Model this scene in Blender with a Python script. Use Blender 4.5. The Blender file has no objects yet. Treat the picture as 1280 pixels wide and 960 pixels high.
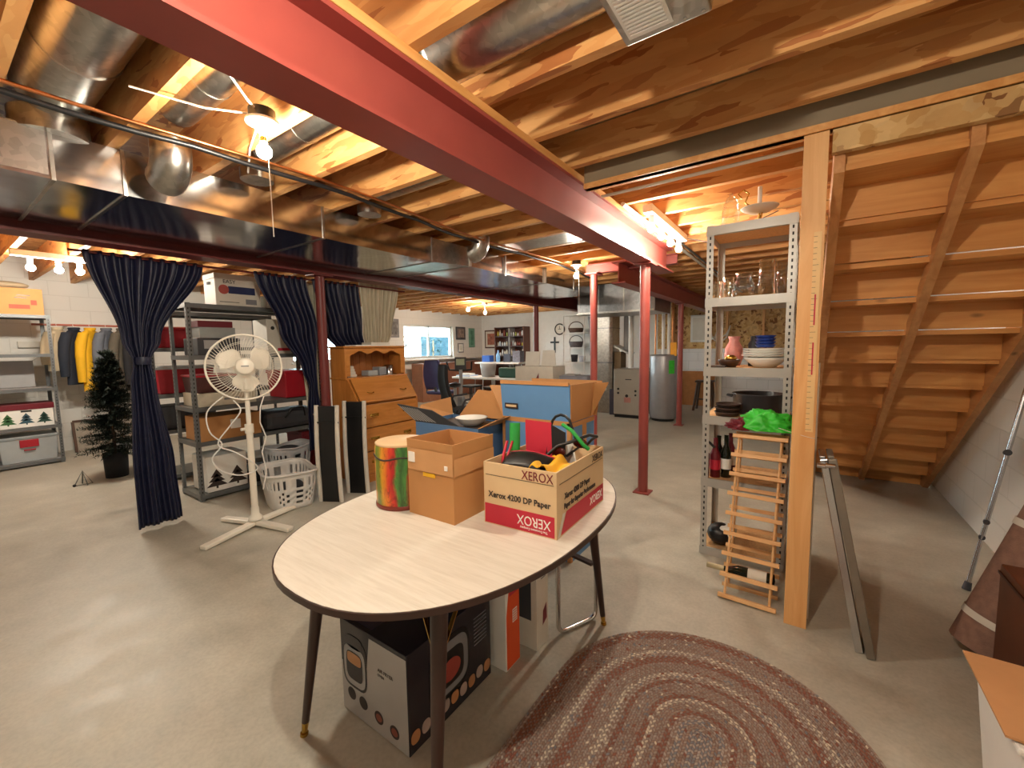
import bpy, math, random
from mathutils import Matrix, Vector, noise
random.seed(7)
SC = bpy.context.scene
COL = SC.collection
PI = math.pi
R = math.radians

# ------------------------------------------------------------------ camera, world, exposure
CAM_YAW, CAM_PITCH, CAM_ROLL, CAM_F = 34.8, 5.0, -0.9, 525.0
cam_data = bpy.data.cameras.new('camera')
cam = bpy.data.objects.new('camera', cam_data)
COL.objects.link(cam)
cam_data.sensor_width = 36.0
cam_data.lens = 36.0 * CAM_F / 1280.0
cam_data.clip_start = 0.02
def cam_axes(yaw, pitch, roll):
    yaw, pitch, roll = R(yaw), R(pitch), R(roll)
    f = Vector((-math.sin(yaw)*math.cos(pitch), math.cos(yaw)*math.cos(pitch), -math.sin(pitch)))
    r = Vector((math.cos(yaw), math.sin(yaw), 0))
    u = r.cross(f)
    c, s = math.cos(roll), math.sin(roll)
    return c*r + s*u, -s*r + c*u, f
_r, _u, _f = cam_axes(CAM_YAW, CAM_PITCH, CAM_ROLL)
cam.matrix_world = Matrix(((_r.x, _u.x, -_f.x, 0), (_r.y, _u.y, -_f.y, 0), (_r.z, _u.z, -_f.z, 1.40), (0, 0, 0, 1)))
SC.camera = cam
SC.view_settings.view_transform = 'Standard'
SC.view_settings.look = 'None'
SC.view_settings.gamma = 1.0
SC.view_settings.use_curve_mapping = False
SC.view_settings.exposure = 1.05
world = bpy.data.worlds.new('sky'); SC.world = world
world.use_nodes = True
world.node_tree.nodes['Background'].inputs[0].default_value = (0.68, 0.91, 1.0, 1)
world.node_tree.nodes['Background'].inputs[1].default_value = 11.0
BULB_W = 42.0          # radiant watts of an ordinary bulb
WARM = (1.0, 0.90, 0.73)
SOFT = (1.0, 0.92, 0.78)

# ------------------------------------------------------------------ materials
def lin(h):
    h = h.lstrip('#')
    out = []
    for i in (0, 2, 4):
        c = int(h[i:i+2], 16) / 255
        out.append(c/12.92 if c <= 0.04045 else ((c+0.055)/1.055)**2.4)
    return (*out, 1)
def nt_new(name):
    m = bpy.data.materials.new(name); m.use_nodes = True
    nt = m.node_tree
    return m, nt, nt.nodes['Principled BSDF']
def coords(nt, scale=(1, 1, 1), rot=(0, 0, 0), kind='Object'):
    tc = nt.nodes.new('ShaderNodeTexCoord'); mp = nt.nodes.new('ShaderNodeMapping')
    mp.inputs['Scale'].default_value = scale; mp.inputs['Rotation'].default_value = rot
    nt.links.new(tc.outputs[kind], mp.inputs['Vector'])
    return mp.outputs['Vector']
def geo_coords(nt, scale=(1, 1, 1)):
    g = nt.nodes.new('ShaderNodeNewGeometry'); mp = nt.nodes.new('ShaderNodeMapping')
    mp.inputs['Scale'].default_value = scale
    nt.links.new(g.outputs['Position'], mp.inputs['Vector'])
    return mp.outputs['Vector']
def noise_n(nt, vec, scale, detail=4, rough=0.55, dist=0.0):
    n = nt.nodes.new('ShaderNodeTexNoise')
    n.inputs['Scale'].default_value = scale; n.inputs['Detail'].default_value = detail
    n.inputs['Roughness'].default_value = rough; n.inputs['Distortion'].default_value = dist
    nt.links.new(vec, n.inputs['Vector'])
    return n.outputs['Fac']
def ramp(nt, fac, stops):
    r = nt.nodes.new('ShaderNodeValToRGB')
    e = r.color_ramp.elements
    e[0].position, e[0].color = stops[0]; e[1].position, e[1].color = stops[1]
    for p, c in stops[2:]:
        k = e.new(p); k.color = c
    nt.links.new(fac, r.inputs['Fac'])
    return r.outputs['Color']
def mixc(nt, a, b, fac, mode='MIX'):
    m = nt.nodes.new('ShaderNodeMix'); m.data_type = 'RGBA'; m.blend_type = mode
    if isinstance(fac, (int, float)): m.inputs[0].default_value = fac
    else: nt.links.new(fac, m.inputs[0])
    for i, x in ((6, a), (7, b)):
        if isinstance(x, tuple): m.inputs[i].default_value = x
        else: nt.links.new(x, m.inputs[i])
    return m.outputs[2]
def bump(nt, b, h, strength=0.3, dist=0.005):
    n = nt.nodes.new('ShaderNodeBump'); n.inputs['Strength'].default_value = strength; n.inputs['Distance'].default_value = dist
    nt.links.new(h, n.inputs['Height']); nt.links.new(n.outputs['Normal'], b.inputs['Normal'])
_mc = {}
def plain(col, rough=0.6, metal=0.0, var=0.12, scale=9.0, bmp=0.0, name=None):
    key = (col, rough, metal, var, scale, bmp)
    if key in _mc: return _mc[key]
    m, nt, b = nt_new(name or 'surface_' + col.strip('#'))
    c = lin(col)
    v = coords(nt)
    n = noise_n(nt, v, scale, 5)
    lo = tuple(x*(1-var) for x in c[:3]) + (1,); hi = tuple(min(1, x*(1+var)) for x in c[:3]) + (1,)
    nt.links.new(ramp(nt, n, [(0.3, lo), (0.7, hi)]), b.inputs['Base Color'])
    b.inputs['Roughness'].default_value = rough; b.inputs['Metallic'].default_value = metal
    if bmp:
        bump(nt, b, noise_n(nt, v, scale*6, 3), bmp)
    _mc[key] = m
    return m
def wood(name, c1, c2, axis='z', scale=6.0, rough=0.5, knots=True, stretch=12.0):
    m, nt, b = nt_new(name)
    s = [stretch]*3; s['xyz'.index(axis)] = 1.0
    v = coords(nt, tuple(s))
    n = noise_n(nt, v, scale*0.25, 6, 0.6, 1.2)
    c = ramp(nt, n, [(0.3, lin(c1)), (0.7, lin(c2))])
    if knots:
        s2 = [5.0]*3; s2['xyz'.index(axis)] = 2.2
        v2 = coords(nt, tuple(s2))
        vo = nt.nodes.new('ShaderNodeTexVoronoi'); vo.inputs['Scale'].default_value = 1.0
        nt.links.new(v2, vo.inputs['Vector'])
        k = ramp(nt, vo.outputs['Distance'], [(0.03, (1, 1, 1, 1)), (0.09, (0, 0, 0, 1))])
        c = mixc(nt, c, tuple(x*0.35 for x in lin(c1)[:3]) + (1,), k)
    nt.links.new(c, b.inputs['Base Color'])
    b.inputs['Roughness'].default_value = rough
    bump(nt, b, n, 0.15, 0.003)
    return m
def osb(name, c1, c2, c3, stretch=(1, 1, 1)):
    m, nt, b = nt_new(name)
    v = coords(nt, stretch)
    d = nt.nodes.new('ShaderNodeTexNoise'); d.inputs['Scale'].default_value = 7; d.inputs['Detail'].default_value = 3
    nt.links.new(v, d.inputs['Vector'])
    vv = mixc(nt, v, d.outputs['Color'], 0.18)
    vo = nt.nodes.new('ShaderNodeTexVoronoi'); vo.inputs['Scale'].default_value = 22
    nt.links.new(vv, vo.inputs['Vector'])
    sep = nt.nodes.new('ShaderNodeSeparateColor'); nt.links.new(vo.outputs['Color'], sep.inputs[0])
    c = ramp(nt, sep.outputs[0], [(0.0, lin(c1)), (0.75, lin(c2)), (0.93, lin(c3))])
    n = noise_n(nt, v, 5, 5)
    c = mixc(nt, c, (0.62, 0.55, 0.5, 1), ramp(nt, n, [(0.42, (0, 0, 0, 1)), (0.75, (0.6, 0.6, 0.6, 1))]), 'MULTIPLY')
    nt.links.new(c, b.inputs['Base Color']); b.inputs['Roughness'].default_value = 0.6
    bump(nt, b, sep.outputs[0], 0.2, 0.003)
    return m
def metal(name, col, rough=0.25, spangle=30.0, contrast=0.25, wave=0.0):
    m, nt, b = nt_new(name)
    v = coords(nt)
    vo = nt.nodes.new('ShaderNodeTexVoronoi'); vo.inputs['Scale'].default_value = spangle
    nt.links.new(v, vo.inputs['Vector'])
    sep = nt.nodes.new('ShaderNodeSeparateColor'); nt.links.new(vo.outputs['Color'], sep.inputs[0])
    c = lin(col)
    lo = tuple(x*(1-contrast) for x in c[:3]) + (1,)
    n2 = noise_n(nt, v, 2.5, 3)
    cc = mixc(nt, ramp(nt, sep.outputs[0], [(0.0, lo), (1.0, c)]), (0.7, 0.7, 0.7, 1), ramp(nt, n2, [(0.4, (0, 0, 0, 1)), (0.7, (0.5, 0.5, 0.5, 1))]), 'MULTIPLY')
    nt.links.new(cc, b.inputs['Base Color'])
    b.inputs['Metallic'].default_value = 1.0; b.inputs['Roughness'].default_value = rough
    if wave: bump(nt, b, noise_n(nt, v, 1.6, 1), wave, 0.05)
    return m
def glassy(name, col=(1, 1, 1, 1), rough=0.02):
    m = bpy.data.materials.new(name); m.use_nodes = True; nt = m.node_tree; nt.nodes.clear()
    out = nt.nodes.new('ShaderNodeOutputMaterial'); tr = nt.nodes.new('ShaderNodeBsdfTransparent'); gl_ = nt.nodes.new('ShaderNodeBsdfGlossy')
    tr.inputs['Color'].default_value = (.93, .95, .94, 1); gl_.inputs['Roughness'].default_value = .05
    lw = nt.nodes.new('ShaderNodeLayerWeight'); lw.inputs['Blend'].default_value = .35
    r_ = nt.nodes.new('ShaderNodeMapRange'); r_.inputs['To Min'].default_value = .06; r_.inputs['To Max'].default_value = .75
    mx = nt.nodes.new('ShaderNodeMixShader')
    nt.links.new(lw.outputs['Facing'], r_.inputs['Value']); nt.links.new(r_.outputs['Result'], mx.inputs['Fac'])
    nt.links.new(tr.outputs[0], mx.inputs[1]); nt.links.new(gl_.outputs[0], mx.inputs[2]); nt.links.new(mx.outputs[0], out.inputs['Surface'])
    return m
def emit(name, col, strength):
    m, nt, b = nt_new(name)
    b.inputs['Base Color'].default_value = (0.9, 0.9, 0.9, 1)
    b.inputs['Emission Color'].default_value = (*col[:3], 1); b.inputs['Emission Strength'].default_value = strength
    return m

# concrete floor
def make_concrete():
    m, nt, b = nt_new('concrete')
    v = geo_coords(nt)
    n1 = noise_n(nt, v, 0.9, 6, 0.6, 0.6); n2 = noise_n(nt, v, 5.0, 6, 0.65); n3 = noise_n(nt, v, 60, 3)
    c = ramp(nt, n1, [(0.3, lin('#a5a092')), (0.7, lin('#c6c1b3'))])
    c = mixc(nt, c, ramp(nt, n2, [(0.3, lin('#989384')), (0.7, lin('#cfcabc'))]), 0.45)
    c = mixc(nt, c, ramp(nt, n3, [(0.35, (0.8, 0.8, 0.8, 1)), (0.6, (1, 1, 1, 1))]), 0.5, 'MULTIPLY')
    nt.links.new(c, b.inputs['Base Color'])
    nt.links.new(ramp(nt, n2, [(0.3, (0.35, 0.35, 0.35, 1)), (0.7, (0.6, 0.6, 0.6, 1))]), b.inputs['Roughness'])
    bump(nt, b, n2, 0.08, 0.01)
    return m
def make_block(name, c1, c2, rot):
    m, nt, b = nt_new(name)
    g = nt.nodes.new('ShaderNodeNewGeometry')
    sx = nt.nodes.new('ShaderNodeSeparateXYZ'); nt.links.new(g.outputs['Position'], sx.inputs[0])
    cb = nt.nodes.new('ShaderNodeCombineXYZ')
    nt.links.new(sx.outputs['Y' if rot else 'X'], cb.inputs[0]); nt.links.new(sx.outputs['Z'], cb.inputs[1])
    br = nt.nodes.new('ShaderNodeTexBrick')
    br.inputs['Scale'].default_value = 1.0; br.inputs['Brick Width'].default_value = 0.406; br.inputs['Row Height'].default_value = 0.203
    br.inputs['Mortar Size'].default_value = 0.006; br.inputs['Mortar Smooth'].default_value = 0.4
    br.inputs['Color1'].default_value = lin(c1); br.inputs['Color2'].default_value = lin(c1); br.inputs['Mortar'].default_value = lin(c2)
    nt.links.new(cb.outputs[0], br.inputs['Vector'])
    nt.links.new(br.outputs['Color'], b.inputs['Base Color'])
    b.inputs['Roughness'].default_value = 0.75
    n = noise_n(nt, geo_coords(nt), 40, 4)
    mm = nt.nodes.new('ShaderNodeMath'); mm.operation = 'MULTIPLY_ADD'
    nt.links.new(n, mm.inputs[0]); mm.inputs[1].default_value = 0.3
    iv = nt.nodes.new('ShaderNodeMath'); iv.operation = 'SUBTRACT'; iv.inputs[0].default_value = 1.0
    nt.links.new(br.outputs['Fac'], iv.inputs[1]); nt.links.new(iv.outputs[0], mm.inputs[2])
    bump(nt, b, mm.outputs[0], 0.35, 0.006)
    return m
M = {}
M['concrete'] = make_concrete()
M['block_y'] = make_block('painted_block_side', '#e6e3dc', '#dbd8d0', True)
M['block_x'] = make_block('painted_block_end', '#e9e9ea', '#d2d3d4', False)
M['wall_white'] = plain('#e6e4e0', 0.8, var=0.03, bmp=0.1)
M['joist'] = osb('strand_lumber', '#cb8d4e', '#dda768', '#ad6a36', (.28, 1, 1.5))
M['osb'] = osb('strand_board', '#c79a5a', '#e3c187', '#8a5a2a', (1, 1, 1))
M['subfloor'] = osb('subfloor_board', '#a87542', '#c0935c', '#7a4a26', (1, 1, 1))
M['stud'] = wood('fir_stud', '#d79a5b', '#ecbb80', 'z', 5)
M['stair_x'] = wood('pine_board', '#c9843f', '#dfa25c', 'x', 5)
M['stair_s'] = wood('pine_stringer', '#b27743', '#cf9760', 'y', 5)
M['plate'] = wood('pine_plate', '#d08f4c', '#e6ae6c', 'y', 5)
M['red'] = plain('#97463f', 0.38, 0.0, 0.10, 3.0, name='red_primer')
M['red_shaded'] = plain('#6e2a28', 0.45, 0.0, 0.10, 3.0, name='red_primer_shaded')  # same red primer, with the shade beside the duct put into its colour
M['galv'] = metal('galvanised_duct', '#d2d3d4', 0.15, 25, 0.15, 0.25)
M['galv_r'] = metal('galvanised_pipe', '#c3c1bb', 0.28, 35, 0.25, 0.05)
M['galv_d'] = metal('galvanised_plenum', '#9a9c9e', 0.3, 25, 0.25, 0.1)
M['chrome'] = metal('chrome', '#d8d8d8', 0.12, 4, 0.02)
M['alu'] = metal('aluminium', '#d2d3d6', 0.25, 4, 0.04)
M['brass'] = metal('brass', '#c9a04e', 0.25, 4, 0.1)
M['copper'] = metal('copper', '#d08a5a', 0.3, 4, 0.1)
M['shelf_grey'] = plain('#b4b3ae', 0.35, 0.25, 0.05)
M['shelf_dark'] = plain('#5f635f', 0.4, 0.2, 0.08)
M['shelf_mid'] = plain('#6c6f70', 0.4, 0.3, 0.08)
M['slot'] = plain('#2a2a2a', 0.8, 0, 0.02)
M['particle'] = plain('#c99d6c', 0.8, 0, 0.15, 60)
M['cardboard'] = plain('#bf8a55', 0.8, 0, 0.06, 5, 0.05)
M['cardboard_in'] = plain('#a9774a', 0.85, 0, 0.06, 5)
M['carton_pale'] = plain('#d9bd93', 0.75, 0, 0.04, 5)
M['white'] = plain('#e9e7e2', 0.45, 0, 0.03)
M['fanwhite'] = plain('#ece6d8', 0.35, 0, 0.02)
M['offwhite'] = plain('#d8d2c6', 0.6, 0, 0.05)
M['black'] = plain('#141416', 0.4, 0, 0.1)
M['softblack'] = plain('#1b1b1e', 0.85, 0, 0.2)
M['navy'] = plain('#191d38', 0.45, 0, 0.18, 14)
M['cream_cloth'] = plain('#c6bfa9', 0.7, 0, 0.06)
M['brown_dk'] = plain('#3a2620', 0.35, 0, 0.15)
M['oak'] = wood('oak', '#b5702f', '#cf8b45', 'z', 8, 0.32, knots=False, stretch=9)
M['oak_h'] = wood('oak_rail', '#b9752f', '#d38f47', 'y', 8, 0.30, knots=False, stretch=9)
M['oak_in'] = wood('oak_inside', '#8f5524', '#a8682f', 'z', 8, 0.5, knots=False, stretch=9)
M['rackwood'] = wood('beech', '#dca76d', '#ecc08a', 'x', 6, 0.5, knots=False)
M['blue'] = plain('#5f8fc2', 0.55, 0, 0.05, 4)
M['blue_dk'] = plain('#4c6f98', 0.55, 0, 0.08, 4)
M['redprint'] = plain('#c0243c', 0.5, 0, 0.03)
M['wine'] = plain('#6e1524', 0.5, 0, 0.05)
M['redplastic'] = plain('#a51d2c', 0.35, 0, 0.06)
M['yellow'] = plain('#eab31c', 0.75, 0, 0.06)
M['green'] = plain('#28a344', 0.6, 0, 0.08)
M['brightgreen'] = plain('#3cc83a', 0.4, 0, 0.15, 20)
M['orange'] = plain('#e0531c', 0.5, 0, 0.04)
M['grey'] = plain('#7f7f83', 0.6, 0, 0.06)
M['greylt'] = plain('#a9a8a8', 0.55, 0, 0.05)
M['dkgrey'] = plain('#3c3d42', 0.6, 0, 0.1)
M['ink'] = plain('#3a302c', 0.6, 0, 0.02)
M['glass'] = glassy('clear_glass')
M['bottle'] = plain('#10180f', 0.08, 0, 0.1)
M['clearplastic'] = plain('#a9b0b3', 0.2, 0, 0.05)
M['paper'] = plain('#f0efe9', 0.7, 0, 0.02)
M['laminate'] = None
def make_laminate():
    m, nt, b = nt_new('cream_laminate')
    v = coords(nt, (3, 40, 1), (0, 0, R(35)))
    n = noise_n(nt, v, 2.0, 5, 0.6, 0.5)
    nt.links.new(ramp(nt, n, [(0.3, lin('#d3cdc0')), (0.6, lin('#e0dbd0'))]), b.inputs['Base Color'])
    b.inputs['Roughness'].default_value = 0.35
    return m
M['laminate'] = make_laminate()

# ------------------------------------------------------------------ mesh builder
class MB:
    def __init__(s):
        s.v = []; s.f = []; s.m = []; s.s = []; s.T = Matrix.Identity(4)
    def add(s, vs, fs, mi=0, smooth=False):
        o = len(s.v)
        s.v += [tuple(s.T @ Vector(p)) for p in vs]
        for f in fs:
            s.f.append(tuple(o+i for i in f)); s.m.append(mi); s.s.append(smooth)
        return s
    def box(s, x0, x1, y0, y1, z0, z1, mi=0):
        vs = [(x0, y0, z0), (x1, y0, z0), (x1, y1, z0), (x0, y1, z0), (x0, y0, z1), (x1, y0, z1), (x1, y1, z1), (x0, y1, z1)]
        return s.add(vs, [(0, 3, 2, 1), (4, 5, 6, 7), (0, 1, 5, 4), (1, 2, 6, 5), (2, 3, 7, 6), (3, 0, 4, 7)], mi)
    def bar(s, p0, p1, w, d, mi=0, up=(0, 0, 1)):
        p0, p1 = Vector(p0), Vector(p1); z = (p1-p0); L = z.length; z.normalize()
        u = Vector(up)
        if abs(z.dot(u)) > 0.99: u = Vector((0, 1, 0))
        x = z.cross(u).normalized(); y = x.cross(z).normalized()
        vs = []
        for c in (p0, p1):
            for a, b in ((-1, -1), (1, -1), (1, 1), (-1, 1)):
                vs.append(tuple(c + x*a*w/2 + y*b*d/2))
        return s.add(vs, [(0, 3, 2, 1), (4, 5, 6, 7), (0, 1, 5, 4), (1, 2, 6, 5), (2, 3, 7, 6), (3, 0, 4, 7)], mi)
    def cyl(s, p0, p1, r0, r1=None, n=16, mi=0, cap=True, smooth=True):
        r1 = r0 if r1 is None else r1
        p0, p1 = Vector(p0), Vector(p1); z = (p1-p0).normalized()
        u = Vector((0, 0, 1)) if abs(z.z) < 0.95 else Vector((1, 0, 0))
        x = z.cross(u).normalized(); y = z.cross(x).normalized()
        vs = []
        for c, r in ((p0, r0), (p1, r1)):
            for i in range(n):
                a = 2*PI*i/n
                vs.append(tuple(c + (x*math.cos(a) + y*math.sin(a))*r))
        s.add(vs, [(i, (i+1) % n, n+(i+1) % n, n+i) for i in range(n)], mi, smooth)
        if cap:
            s.add(vs[:n], [tuple(range(n))[::-1]], mi); s.add(vs[n:], [tuple(range(n))], mi)
        return s
    def tube(s, pts, r, n=8, mi=0, closed=False, cap=True):
        pts = [Vector(p) for p in pts]; N = len(pts); vs = []
        px = None
        for i, p in enumerate(pts):
            a = pts[(i-1) % N] if (closed or i > 0) else p
            b = pts[(i+1) % N] if (closed or i < N-1) else p
            t = (b-a).normalized()
            if px is None:
                u = Vector((0, 0, 1)) if abs(t.z) < 0.9 else Vector((1, 0, 0))
                px = t.cross(u).normalized()
            else:
                px = (px - t*px.dot(t)).normalized()
            py = t.cross(px)
            rr = r[i] if isinstance(r, (list, tuple)) else r
            for k in range(n):
                q = 2*PI*k/n
                vs.append(tuple(p + (px*math.cos(q) + py*math.sin(q))*rr))
        fs = []
        for i in range(N if closed else N-1):
            j = (i+1) % N
            for k in range(n):
                fs.append((i*n+k, i*n+(k+1) % n, j*n+(k+1) % n, j*n+k))
        s.add(vs, fs, mi, True)
        if cap and not closed:
            s.add(vs[:n], [tuple(range(n))[::-1]], mi); s.add(vs[-n:], [tuple(range(n))], mi)
        return s
    def lathe(s, prof, c=(0, 0, 0), n=24, mi=0, smooth=True):
        vs = []
        for r, z in prof:
            for i in range(n):
                a = 2*PI*i/n
                vs.append((c[0]+r*math.cos(a), c[1]+r*math.sin(a), c[2]+z))
        fs = []
        for j in range(len(prof)-1):
            for i in range(n):
                fs.append((j*n+i, j*n+(i+1) % n, (j+1)*n+(i+1) % n, (j+1)*n+i))
        return s.add(vs, fs, mi, smooth)
    def prism(s, poly, z0, z1, mi=0, mi_side=None, smooth=False):
        n = len(poly)
        vs = [(x, y, z0) for x, y in poly] + [(x, y, z1) for x, y in poly]
        s.add(vs, [tuple(range(n))[::-1], tuple(range(n, 2*n))], mi)
        return s.add(vs, [(i, (i+1) % n, n+(i+1) % n, n+i) for i in range(n)], mi if mi_side is None else mi_side, smooth)
    def ball(s, c, r, mi=0, n=14, m=8, sq=(1, 1, 1)):
        prof = [(max(1e-4, math.sin(PI*j/m)), -math.cos(PI*j/m)) for j in range(m+1)]
        vs = []
        for a, z in prof:
            for i in range(n):
                t = 2*PI*i/n
                vs.append((c[0]+r*sq[0]*a*math.cos(t), c[1]+r*sq[1]*a*math.sin(t), c[2]+r*sq[2]*z))
        fs = [(j*n+i, j*n+(i+1) % n, (j+1)*n+(i+1) % n, (j+1)*n+i) for j in range(m) for i in range(n)]
        return s.add(vs, fs, mi, True)
    def sheet(s, fn, nu, nv, mi=0, smooth=True):
        vs = [fn(i/nu, j/nv) for j in range(nv+1) for i in range(nu+1)]
        fs = [(j*(nu+1)+i, j*(nu+1)+i+1, (j+1)*(nu+1)+i+1, (j+1)*(nu+1)+i) for j in range(nv) for i in range(nu)]
        return s.add(vs, fs, mi, smooth)
    def slab(s, quad, t, mi=0):
        """a flat board: four corners of one face, thickened by t along its normal"""
        q = [Vector(p) for p in quad]
        nrm = (q[1]-q[0]).cross(q[3]-q[0]).normalized()*t
        vs = [tuple(p) for p in q] + [tuple(p+nrm) for p in q]
        return s.add(vs, [(0, 3, 2, 1), (4, 5, 6, 7), (0, 1, 5, 4), (1, 2, 6, 5), (2, 3, 7, 6), (3, 0, 4, 7)], mi)
    def build(s, name, mats, parent=None, loc=(0, 0, 0), rz=0, bev=0, solid=0):
        me = bpy.data.meshes.new(name)
        me.from_pydata(s.v, [], s.f)
        mats = mats if isinstance(mats, (list, tuple)) else [mats]
        for m in mats: me.materials.append(m)
        me.polygons.foreach_set('material_index', s.m)
        me.polygons.foreach_set('use_smooth', s.s)
        me.update()
        o = bpy.data.objects.new(name, me); COL.objects.link(o)
        if parent is not None: o.parent = parent
        o.location = loc; o.rotation_euler = (0, 0, rz)
        if bev:
            b = o.modifiers.new('edge', 'BEVEL'); b.width = bev; b.segments = 2; b.limit_method = 'ANGLE'; b.angle_limit = R(50)
        if solid:
            b = o.modifiers.new('thick', 'SOLIDIFY'); b.thickness = solid; b.offset = 0
        return o
def thing(name, label, cat, loc=(0, 0, 0), rz=0, group=None):
    o = bpy.data.objects.new(name, None); COL.objects.link(o)
    o.empty_display_size = 0.1
    o.location = loc; o.rotation_euler = (0, 0, rz)
    o['label'] = label; o['category'] = cat
    if group: o['group'] = group
    return o
def tag(o, label, cat, group=None, kind=None):
    o['label'] = label; o['category'] = cat
    if group: o['group'] = group
    if kind: o['kind'] = kind
    return o
def struct(o):
    o['kind'] = 'structure'; return o
def dup(root, loc, rz=0, label=None, group=None):
    def cp(o, par):
        c = o.copy(); COL.objects.link(c)
        if par is not None: c.parent = par
        for ch in kids.get(o.name, []): cp(ch, c)
        return c
    kids = {}
    stack = [root]
    while stack:
        a = stack.pop()
        kids[a.name] = [x for x in COL.objects if x.parent == a]
        stack += kids[a.name]
    r = cp(root, None)
    r.location = loc; r.rotation_euler = (0, 0, rz)
    if label: r['label'] = label
    if group: r['group'] = group
    return r
def box_obj(name, mats, x0, x1, y0, y1, z0, z1, parent=None, bev=0):
    return MB().box(x0, x1, y0, y1, z0, z1).build(name, mats, parent, bev=bev)
def text(txt, size, mat, parent, loc, rot, name='lettering', sx=1.0, align='CENTER', ext=0.0006, shear=0, bold=0.0, spin=0):
    c = bpy.data.curves.new(name, 'FONT'); c.body = txt; c.size = size; c.extrude = ext; c.align_x = align; c.align_y = 'CENTER'
    c.shear = shear; c.offset = bold; c.resolution_u = 3
    tmp = bpy.data.objects.new(name + '_curve', c); COL.objects.link(tmp)
    bpy.context.view_layer.update()
    me = bpy.data.meshes.new_from_object(tmp.evaluated_get(bpy.context.evaluated_depsgraph_get()))
    bpy.data.objects.remove(tmp); bpy.data.curves.remove(c)
    me.materials.clear(); me.materials.append(mat)
    o = bpy.data.objects.new(name, me); COL.objects.link(o)
    if parent is not None: o.parent = parent
    o.location = loc; o.rotation_euler = rot; o.scale = (sx, 1, 1)
    return o
FACE_FRONT = (R(90), 0, 0)              # reads from -Y
FACE_RIGHT = (R(90), 0, R(90))          # reads from +X
def carton(parent, w, d, h, mats, t=0.005, open_top=True, flaps=(), name='body'):
    """open carton, origin at the middle of its floor; mats = [outside, inside]"""
    b = MB(); x, y = w/2, d/2
    b.box(-x, x, -y, y, 0, t)
    b.box(-x, x, -y, -y+t, t, h); b.box(-x, x, y-t, y, t, h)
    b.box(-x, -x+t, -y+t, y-t, t, h); b.box(x-t, x, -y+t, y-t, t, h)
    if not open_top: b.box(-x+t, x-t, -y+t, y-t, h-t, h)
    o = b.build(name, mats[0], parent)
    for side, length, ang in flaps:      # ang: 0 = straight up, 90 = folded out flat
        a = R(ang); s_, c_ = math.sin(a)*length, math.cos(a)*length
        q = {'f': [(-x, -y, h), (x, -y, h), (x-.01, -y-s_, h+c_), (-x+.01, -y-s_, h+c_)],
             'b': [(x, y, h), (-x, y, h), (-x+.01, y+s_, h+c_), (x-.01, y+s_, h+c_)],
             'l': [(-x, y, h), (-x, -y, h), (-x-s_, -y+.01, h+c_), (-x-s_, y-.01, h+c_)],
             'r': [(x, -y, h), (x, y, h), (x+s_, y-.01, h+c_), (x+s_, -y+.01, h+c_)]}[side]
        f = MB().slab(q, -t)
        # inner face gets the second material
        f.m = [0, 1, 0, 0, 0, 0] if len(mats) > 1 else f.m
        f.build('flap', list(mats), parent)
    return o
def bulb(parent, c, w=BULB_W, col=WARM, r=0.030, down=True):
    """an incandescent bulb with its screw base; its glass is what gives the light"""
    E = w / (PI * 4*PI*r*r)
    key = ('bulb', round(E, 2), col)
    if key not in _mc: _mc[key] = emit('lit_bulb_glass', col, E)
    s = -1 if down else 1
    n = 14; prof = []
    for i in range(9):
        a = PI*i/10
        prof.append((max(0.0005, r*math.sin(a)), -s*0 + s*(r*math.cos(a))))
    prof.append((r*0.42, -s*r*1.35))
    b = MB().lathe(prof, c, n)
    g = b.build('bulb_glass', _mc[key], parent)
    MB().cyl((c[0], c[1], c[2]-s*r*1.3), (c[0], c[1], c[2]-s*r*2.2), r*0.42, n=12).build('bulb_base', M['brass'], parent)
    return g

# ================================================================== THE ROOM
XL, XR, YB, YF, ZC = -8.75, 1.08, -2.6, 10.9, 2.42
struct(box_obj('floor', M['concrete'], XL-.2, XR+.2, YB-.2, YF+.2, -0.1, 0))
struct(box_obj('ceiling', M['subfloor'], XL-.2, XR+.2, YB-.2, YF+.2, 2.72, 2.78))
# left wall with the window opening (window spans Y 7.55..9.35, z 1.15..2.03)
WY0, WY1, WZ0, WZ1 = 7.6, 9.5, 1.14, 2.05
V0, V1 = 4.6, 6.2
b = MB()
b.box(XL-.2, XL, YB, V0, 0, 2.72).box(XL-.2, XL, V1, WY0, 0, 2.72).box(XL-.2, XL, WY1, YF, 0, 2.72)
b.box(XL-.2, XL, WY0, WY1, 0, WZ0).box(XL-.2, XL, WY0, WY1, WZ1, 2.72)
b.box(XL-.2, XL, V0, V1, 0, WZ0).box(XL-.2, XL, V0, V1, WZ1, 2.72)
struct(b.build('wall_left', M['block_y']))
struct(box_obj('wall_far', M['wall_white'], XL-.2, XR+.2, YF, YF+.2, 0, 2.72))
struct(box_obj('wall_back', M['block_x'], XL-.2, XR+.2, YB-.2, YB, 0, 2.72))
struct(box_obj('wall_right', M['block_y'], XR, XR+.2, YB, YF, 0, 2.72))
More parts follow.
